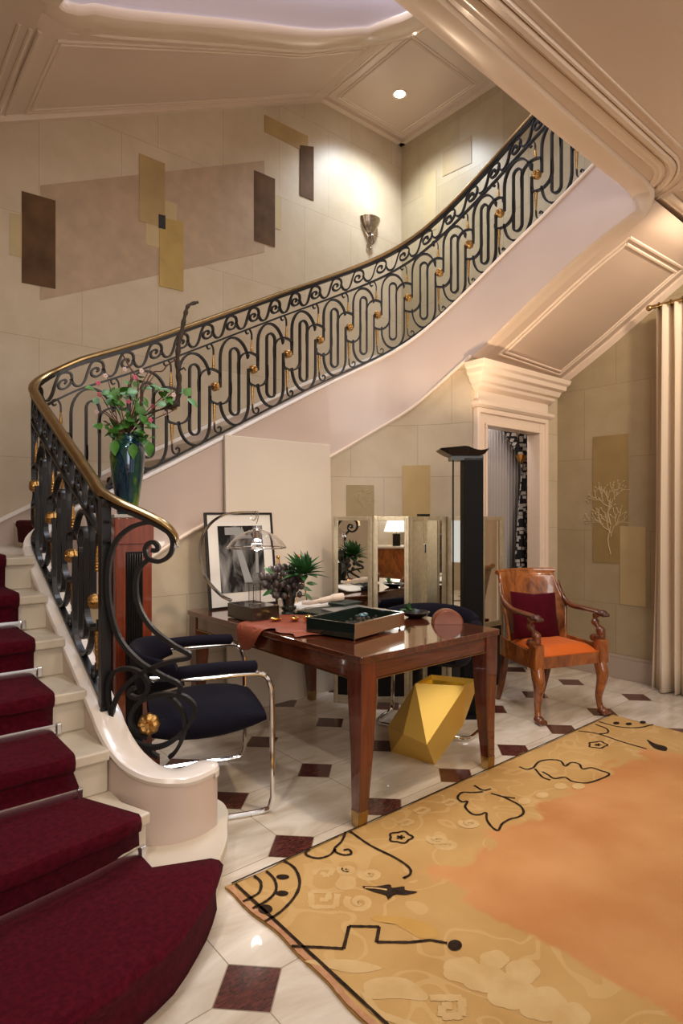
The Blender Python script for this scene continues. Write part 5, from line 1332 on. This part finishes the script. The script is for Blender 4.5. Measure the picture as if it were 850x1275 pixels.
# ------------------------------------------------------------------ rug
RX0, RX1, RY1, RY0 = 1.10, 4.07, 1.975, -1.35
def rug_mat(kind):
    m, nt, b = nmat('rug_'+kind); N = nt.nodes; L = nt.links
    tc = N.new('ShaderNodeTexCoord')
    def noise(s, d=6, dist=0):
        n = N.new('ShaderNodeTexNoise'); n.inputs['Scale'].default_value = s; n.inputs['Detail'].default_value = d; n.inputs['Distortion'].default_value = dist; L.new(tc.outputs['Object'], n.inputs['Vector']); return n.outputs[0]
    def ramp(f, a, c, p0=.3, p1=.7):
        r = N.new('ShaderNodeValToRGB'); r.color_ramp.elements[0].position = p0; r.color_ramp.elements[1].position = p1; r.color_ramp.elements[0].color = (*a, 1); r.color_ramp.elements[1].color = (*c, 1); L.new(f, r.inputs[0]); return r.outputs[0]
    def mth(op, *a):
        n = N.new('ShaderNodeMath'); n.operation = op
        for i, v in enumerate(a):
            if isinstance(v, (int, float)): n.inputs[i].default_value = v
            else: L.new(v, n.inputs[i])
        return n.outputs[0]
    if kind == 'pile':
        sp_ = N.new('ShaderNodeSeparateXYZ'); L.new(tc.outputs['Object'], sp_.inputs[0])
        x, y = sp_.outputs[0], sp_.outputs[1]
        dx = mth('MINIMUM', mth('SUBTRACT', x, RX0+.62), mth('SUBTRACT', RX1-.45, x)); dy = mth('SUBTRACT', RY1-.42, y)
        d = mth('MINIMUM', dx, dy); d = mth('ADD', d, mth('MULTIPLY', mth('SUBTRACT', noise(4.5, 3, .6), .5), .34))
        f = mth('MULTIPLY', mth('ADD', d, .012), 30); f = mth('MINIMUM', mth('MAXIMUM', f, 0), 1)
        bd0 = ramp(noise(3, 6), srgb(178, 138, 82), srgb(196, 158, 100)); cur = mth('ABSOLUTE', mth('SUBTRACT', noise(4.2, 0, 1.6), .5)); cur = mth('MULTIPLY', mth('LESS_THAN', cur, .035), .34)
        bx = N.new('ShaderNodeMix'); bx.data_type = 'RGBA'; L.new(cur, bx.inputs[0]); L.new(bd0, bx.inputs[6]); bx.inputs[7].default_value = (*srgb(210, 176, 122), 1); bd = bx.outputs[2]
        fd = ramp(noise(2.2, 8), srgb(182, 122, 72), srgb(204, 150, 96))
        mx = N.new('ShaderNodeMix'); mx.data_type = 'RGBA'; L.new(f, mx.inputs[0]); L.new(bd, mx.inputs[6]); L.new(fd, mx.inputs[7]); col = mx.outputs[2]
    elif kind == 'line': col = ramp(noise(40), (.015, .010, .007), (.05, .028, .016))
    elif kind == 'cream': col = ramp(noise(12), srgb(194, 158, 104), srgb(206, 174, 122))
    elif kind == 'olive': col = ramp(noise(8), srgb(184, 140, 74), srgb(194, 152, 84))
    else: col = ramp(noise(30), srgb(170, 118, 84), srgb(196, 150, 112))
    L.new(col, b.inputs['Base Color']); b.inputs['Roughness'].default_value = .95; b.inputs['Specular IOR Level'].default_value = .1
    bp = N.new('ShaderNodeBump'); bp.inputs['Strength'].default_value = .4; bp.inputs['Distance'].default_value = .004; L.new(noise(320, 2), bp.inputs['Height']); L.new(bp.outputs[0], b.inputs['Normal'])
    return m
RZ = .014
mb = MB(); nx, ny = 60, 78
def wob(a): return .006*sin(a*9)+.004*sin(a*23+1)
rows = []
for i in range(nx+1):
    x = lerp(RX0, RX1, i/nx); r_ = []
    for k in range(ny+1):
        y = lerp(RY1, RY0, k/ny); r_.append((x+(wob(y) if i in (0, nx) else 0), y+(wob(x) if k in (0, ny) else 0), RZ-.001 if 0 < i < nx and 0 < k < ny else .008))
    rows.append(r_)
mb.grid(rows)
mb.grid([[(p[0], p[1], 0) for p in rows[0]], rows[0]]); mb.grid([[(r[0][0], r[0][1], 0) for r in rows], [r[0] for r in rows]]); mb.grid([[(p[0], p[1], 0) for p in rows[-1]], rows[-1]])
def strip(pts, wd, mi, z, closed=False):
    if mi in (2, 3) and z < ZL: ZC_[0] += 1; z = ZCr+.00003*ZC_[0]
    P_ = catmull([Vector((p.x, p.y, 0)) for p in pts], 5, closed); n = len(P_); A_ = []
    for i, p in enumerate(P_):
        t = (P_[(i+1) % n if closed else min(i+1, n-1)]-P_[(i-1) % n if closed else max(i-1, 0)]); t.normalize(); s_ = Vector((-t.y, t.x, 0))*wd*(.85+.3*rnd.random()); A_.append([Vector((p.x, p.y, z))+s_, Vector((p.x, p.y, z))-s_])
    mb.grid(A_, mi, cu=closed)
def strp(pts, wd, mi, z):   # sharp corners
    for a, b in zip(pts, pts[1:]): strip([a, (a+b)/2, b], wd, mi, z)
def g5(L_): return [atZ(270+x/2.931, 1000+y/2.931, RZ) for x, y in L_]
def g2(L_): return [atZ(425+x/2, 850+y/2, RZ) for x, y in L_]
def blob(pts, mi, z): 
    if mi in (2, 3): ZC_[0] += 1; z = ZCr+.00003*ZC_[0]
    P_ = catmull([Vector((p.x, p.y, 0)) for p in pts], 4, True); c = sum(P_, Vector())/len(P_); c.z = z
    mb.add([c]+[Vector((p.x, p.y, z)) for p in P_], [(0, i+1, (i+1) % len(P_)+1) for i in range(len(P_))], mi)
ZL = RZ+.0016; ZCr = RZ-.0006; lw = .0055; ZC_ = [0]
strip([Vector((RX0+.03, y, 0)) for y in fr(RY1-.02, RY0, 12)], lw, 1, ZL)
strip([Vector((x, RY1-.008, 0)) for x in fr(RX0+.02, RX1, 12)], .004, 1, ZL)
for L_ in ([(135, 265), (160, 290), (155, 325), (125, 345), (95, 360)], [(180, 248), (210, 280), (215, 320), (185, 355), (130, 385)], [(245, 210), (285, 240), (302, 290), (285, 340), (235, 395), (175, 433)],
           [(470, 105), (455, 140), (430, 165), (435, 180), (465, 190), (490, 185), (482, 170), (462, 172)], [(432, 168), (412, 190), (370, 202), (330, 192), (325, 178), (340, 170)], [(485, 103), (560, 155), (650, 200), (700, 235), (705, 260), (680, 275)]): strip(g5(L_), lw, 1, ZL)
strp(g5([(272, 523), (372, 527), (462, 532), (482, 450), (592, 452), (582, 508), (700, 509), (780, 501), (840, 512)]), lw, 1, ZL)
for x, y, rx, ry in ((240, 270, 24, 9), (238, 330, 23, 10), (177, 388, 26, 17), (868, 520, 26, 20)): blob(g5([(x+rx*cos(a), y+ry*sin(a)) for a in fr(0, 2*pi, 8)[:-1]]), 1, ZL)
blob(g5([(530, 305), (580, 305), (630, 298), (640, 310), (682, 305), (688, 318), (732, 325), (690, 336), (650, 335), (625, 352), (615, 337), (570, 324)]), 1, ZL)
strip(g5([(540, 310), (580, 312), (620, 318)]), .004, 2, ZL+.0006)
for cx, cy, r1, r2, f_ in ((670, 125, 40, 20, g5), (638, 155, 22, 8, g2)):
    strip(f_([(cx+r1*(1+.12*cos(5*a))*cos(a), cy+r2*(1+.12*cos(5*a))*sin(a)) for a in fr(0, 2*pi, 20)[:-1]]), .005, 1, ZL, True)
    for k in range(5): a = k*1.257; strip(f_([(cx, cy), (cx+r1*.2*cos(a), cy+r2*.2*sin(a)), (cx+r1*.4*cos(a), cy+r2*.4*sin(a))]), .005, 1, ZL)
for L_ in ([(352, 272), (325, 274), (300, 274), (289, 287), (300, 297), (314, 296), (308, 310), (325, 327), (345, 329), (360, 324), (362, 342), (375, 360), (390, 368), (400, 352), (420, 340), (440, 335), (453, 325), (448, 310), (430, 298), (400, 284), (372, 276)], [(330, 256), (352, 268), (372, 265)], [(400, 284), (432, 288)],
           [(478, 212), (492, 197), (518, 192), (545, 195), (556, 208), (572, 199), (592, 203), (600, 215), (622, 212), (645, 219), (667, 228), (645, 240), (610, 250), (575, 246), (556, 236), (530, 239), (515, 230), (500, 222)], [(443, 210), (462, 216), (478, 212)], [(482, 215), (500, 235), (520, 243)],
           [(590, 120), (640, 128), (700, 148), (760, 165)], [(632, 104), (660, 115), (662, 125), (640, 128)], [(640, 97), (690, 110), (740, 112), (776, 104)]): strip(g2(L_), lw, 1, ZL)
blob(g2([(760, 142), (780, 152), (808, 160), (808, 170), (785, 166), (772, 158)]), 1, ZL)
for x, y in ((684, 101), (715, 103), (750, 99)): blob(g2([(x+8*cos(a), y+3.5*sin(a)) for a in fr(0, 2*pi, 7)[:-1]]), 1, ZL)
def spiral(cx, cy, r1, r2, f_, turns=1.6, ph=0): strip(f_([(cx+r1*t*cos(ph+2*pi*turns*t), cy+r2*t*sin(ph+2*pi*turns*t)) for t in fr(.12, 1, 16)]), .012, 2, ZCr)
for a in ((520, 360, 50, 34, g5), (560, 258, 42, 22, g5), (475, 242, 30, 16, g5), (840, 150, 42, 20, g5), (390, 255, 0.1, .1, g5)): 
    if a[2] > 1: spiral(*a)
for L_ in ([(350, 258), (372, 238), (425, 238), (410, 262), (385, 262), (388, 250)], [(440, 330), (432, 378), (345, 378), (342, 322), (408, 322), (406, 352), (375, 352)]): strp(g5(L_), .011, 2, ZCr)
blob(g5([(430, 300), (455, 268), (500, 270), (505, 305), (465, 318)]), 2, ZCr)
blob(g5([(565, 415), (640, 412), (720, 425), (800, 455), (800, 490), (740, 492), (700, 470), (640, 440), (580, 432)]), 3, ZCr)
blob(g5([(535, 660), (600, 635), (690, 640), (760, 690), (760, 720), (660, 712), (560, 712)]), 2, ZCr)
blob(g5([(320, 575), (470, 570), (560, 585), (600, 605), (500, 620), (400, 600)]), 2, ZCr)
strip(g5([(540, 690), (580, 760), (680, 800), (760, 830)]), .012, 2, ZCr)
for x, y, r1, r2 in ((300, 715, 45, 30), (355, 735, 50, 34), (420, 770, 55, 40), (500, 800, 55, 40), (570, 835, 45, 36), (380, 690, 34, 22), (450, 720, 40, 30)): blob(g2([(x+r1*(1+.13*abs(cos(2.5*a)))*cos(a), y+r2*(1+.13*abs(cos(2.5*a)))*sin(a)) for a in fr(0, 2*pi, 36)[:-1]]), 2, ZCr)
for x, y in ((180, 320), (250, 300), (140, 350)): strp(g2([(x, y), (x+22, y-10), (x+40, y-4), (x+18, y+6), (x+8, y+3)]), .010, 2, ZCr)
for x, y in ((455, 295), (500, 280), (545, 258), (590, 258)): blob(g2([(x+16*cos(a), y+8*sin(a)) for a in fr(0, 2*pi, 8)[:-1]]), 2, ZCr)
spiral(240, 390, 26, 12, g2); spiral(320, 350, 26, 12, g2); strp(g2([(220, 785), (300, 785), (300, 830), (250, 832), (250, 805), (275, 805)]), .012, 2, ZCr)
# worn selvage and fringe at left end
strip([Vector((RX0+.010+wob(y), y, 0)) for y in fr(RY1-.02, RY0, 40)], .010, 4, ZCr)
o = mb.build('rug', [rug_mat('pile'), rug_mat('line'), rug_mat('cream'), rug_mat('olive'), rug_mat('edge')], smooth=False); tag(o, 'large orange and gold carpet with black outlined floral border on the marble floor', 'rug')

# ------------------------------------------------------------------ things reflected in the screen (right of the frame)
t = thing('burl_chest', 'burl wood chest with pale top reflected in the folding screen mirror', 'chest', (.02, -1.32, 0), radians(-36))
MB().box(-.45, .45, -.25, .25, .1, .84).build('body', 'burl', t, smooth=False, bevel=.004); MB().box(-.47, .47, -.27, .27, .84, .87).build('top', 'white', t, smooth=False, bevel=.003)
for sx in (-1, 1):
    for sy in (-1, 1): MB().box(sx*.40-.03, sx*.40+.03, sy*.2-.03, sy*.2+.03, 0, .1).build('leg', 'gilt', t, smooth=False)
t = thing('table_lamp', 'table lamp with black square base and lit white shade on the burl chest', 'lamp', (.06, -1.30, .87), radians(-36))
MB().box(-.06, .06, -.06, .06, 0, .20).build('base', 'black', t, smooth=False, bevel=.003); MB().tube([(0, 0, .2), (0, 0, .28)], .01, 8).build('stem', 'brass', t)
MB().lathe([(.20, 0), (.13, .22)], (0, 0, .23), 28).build('shade', 'lampshade', t)
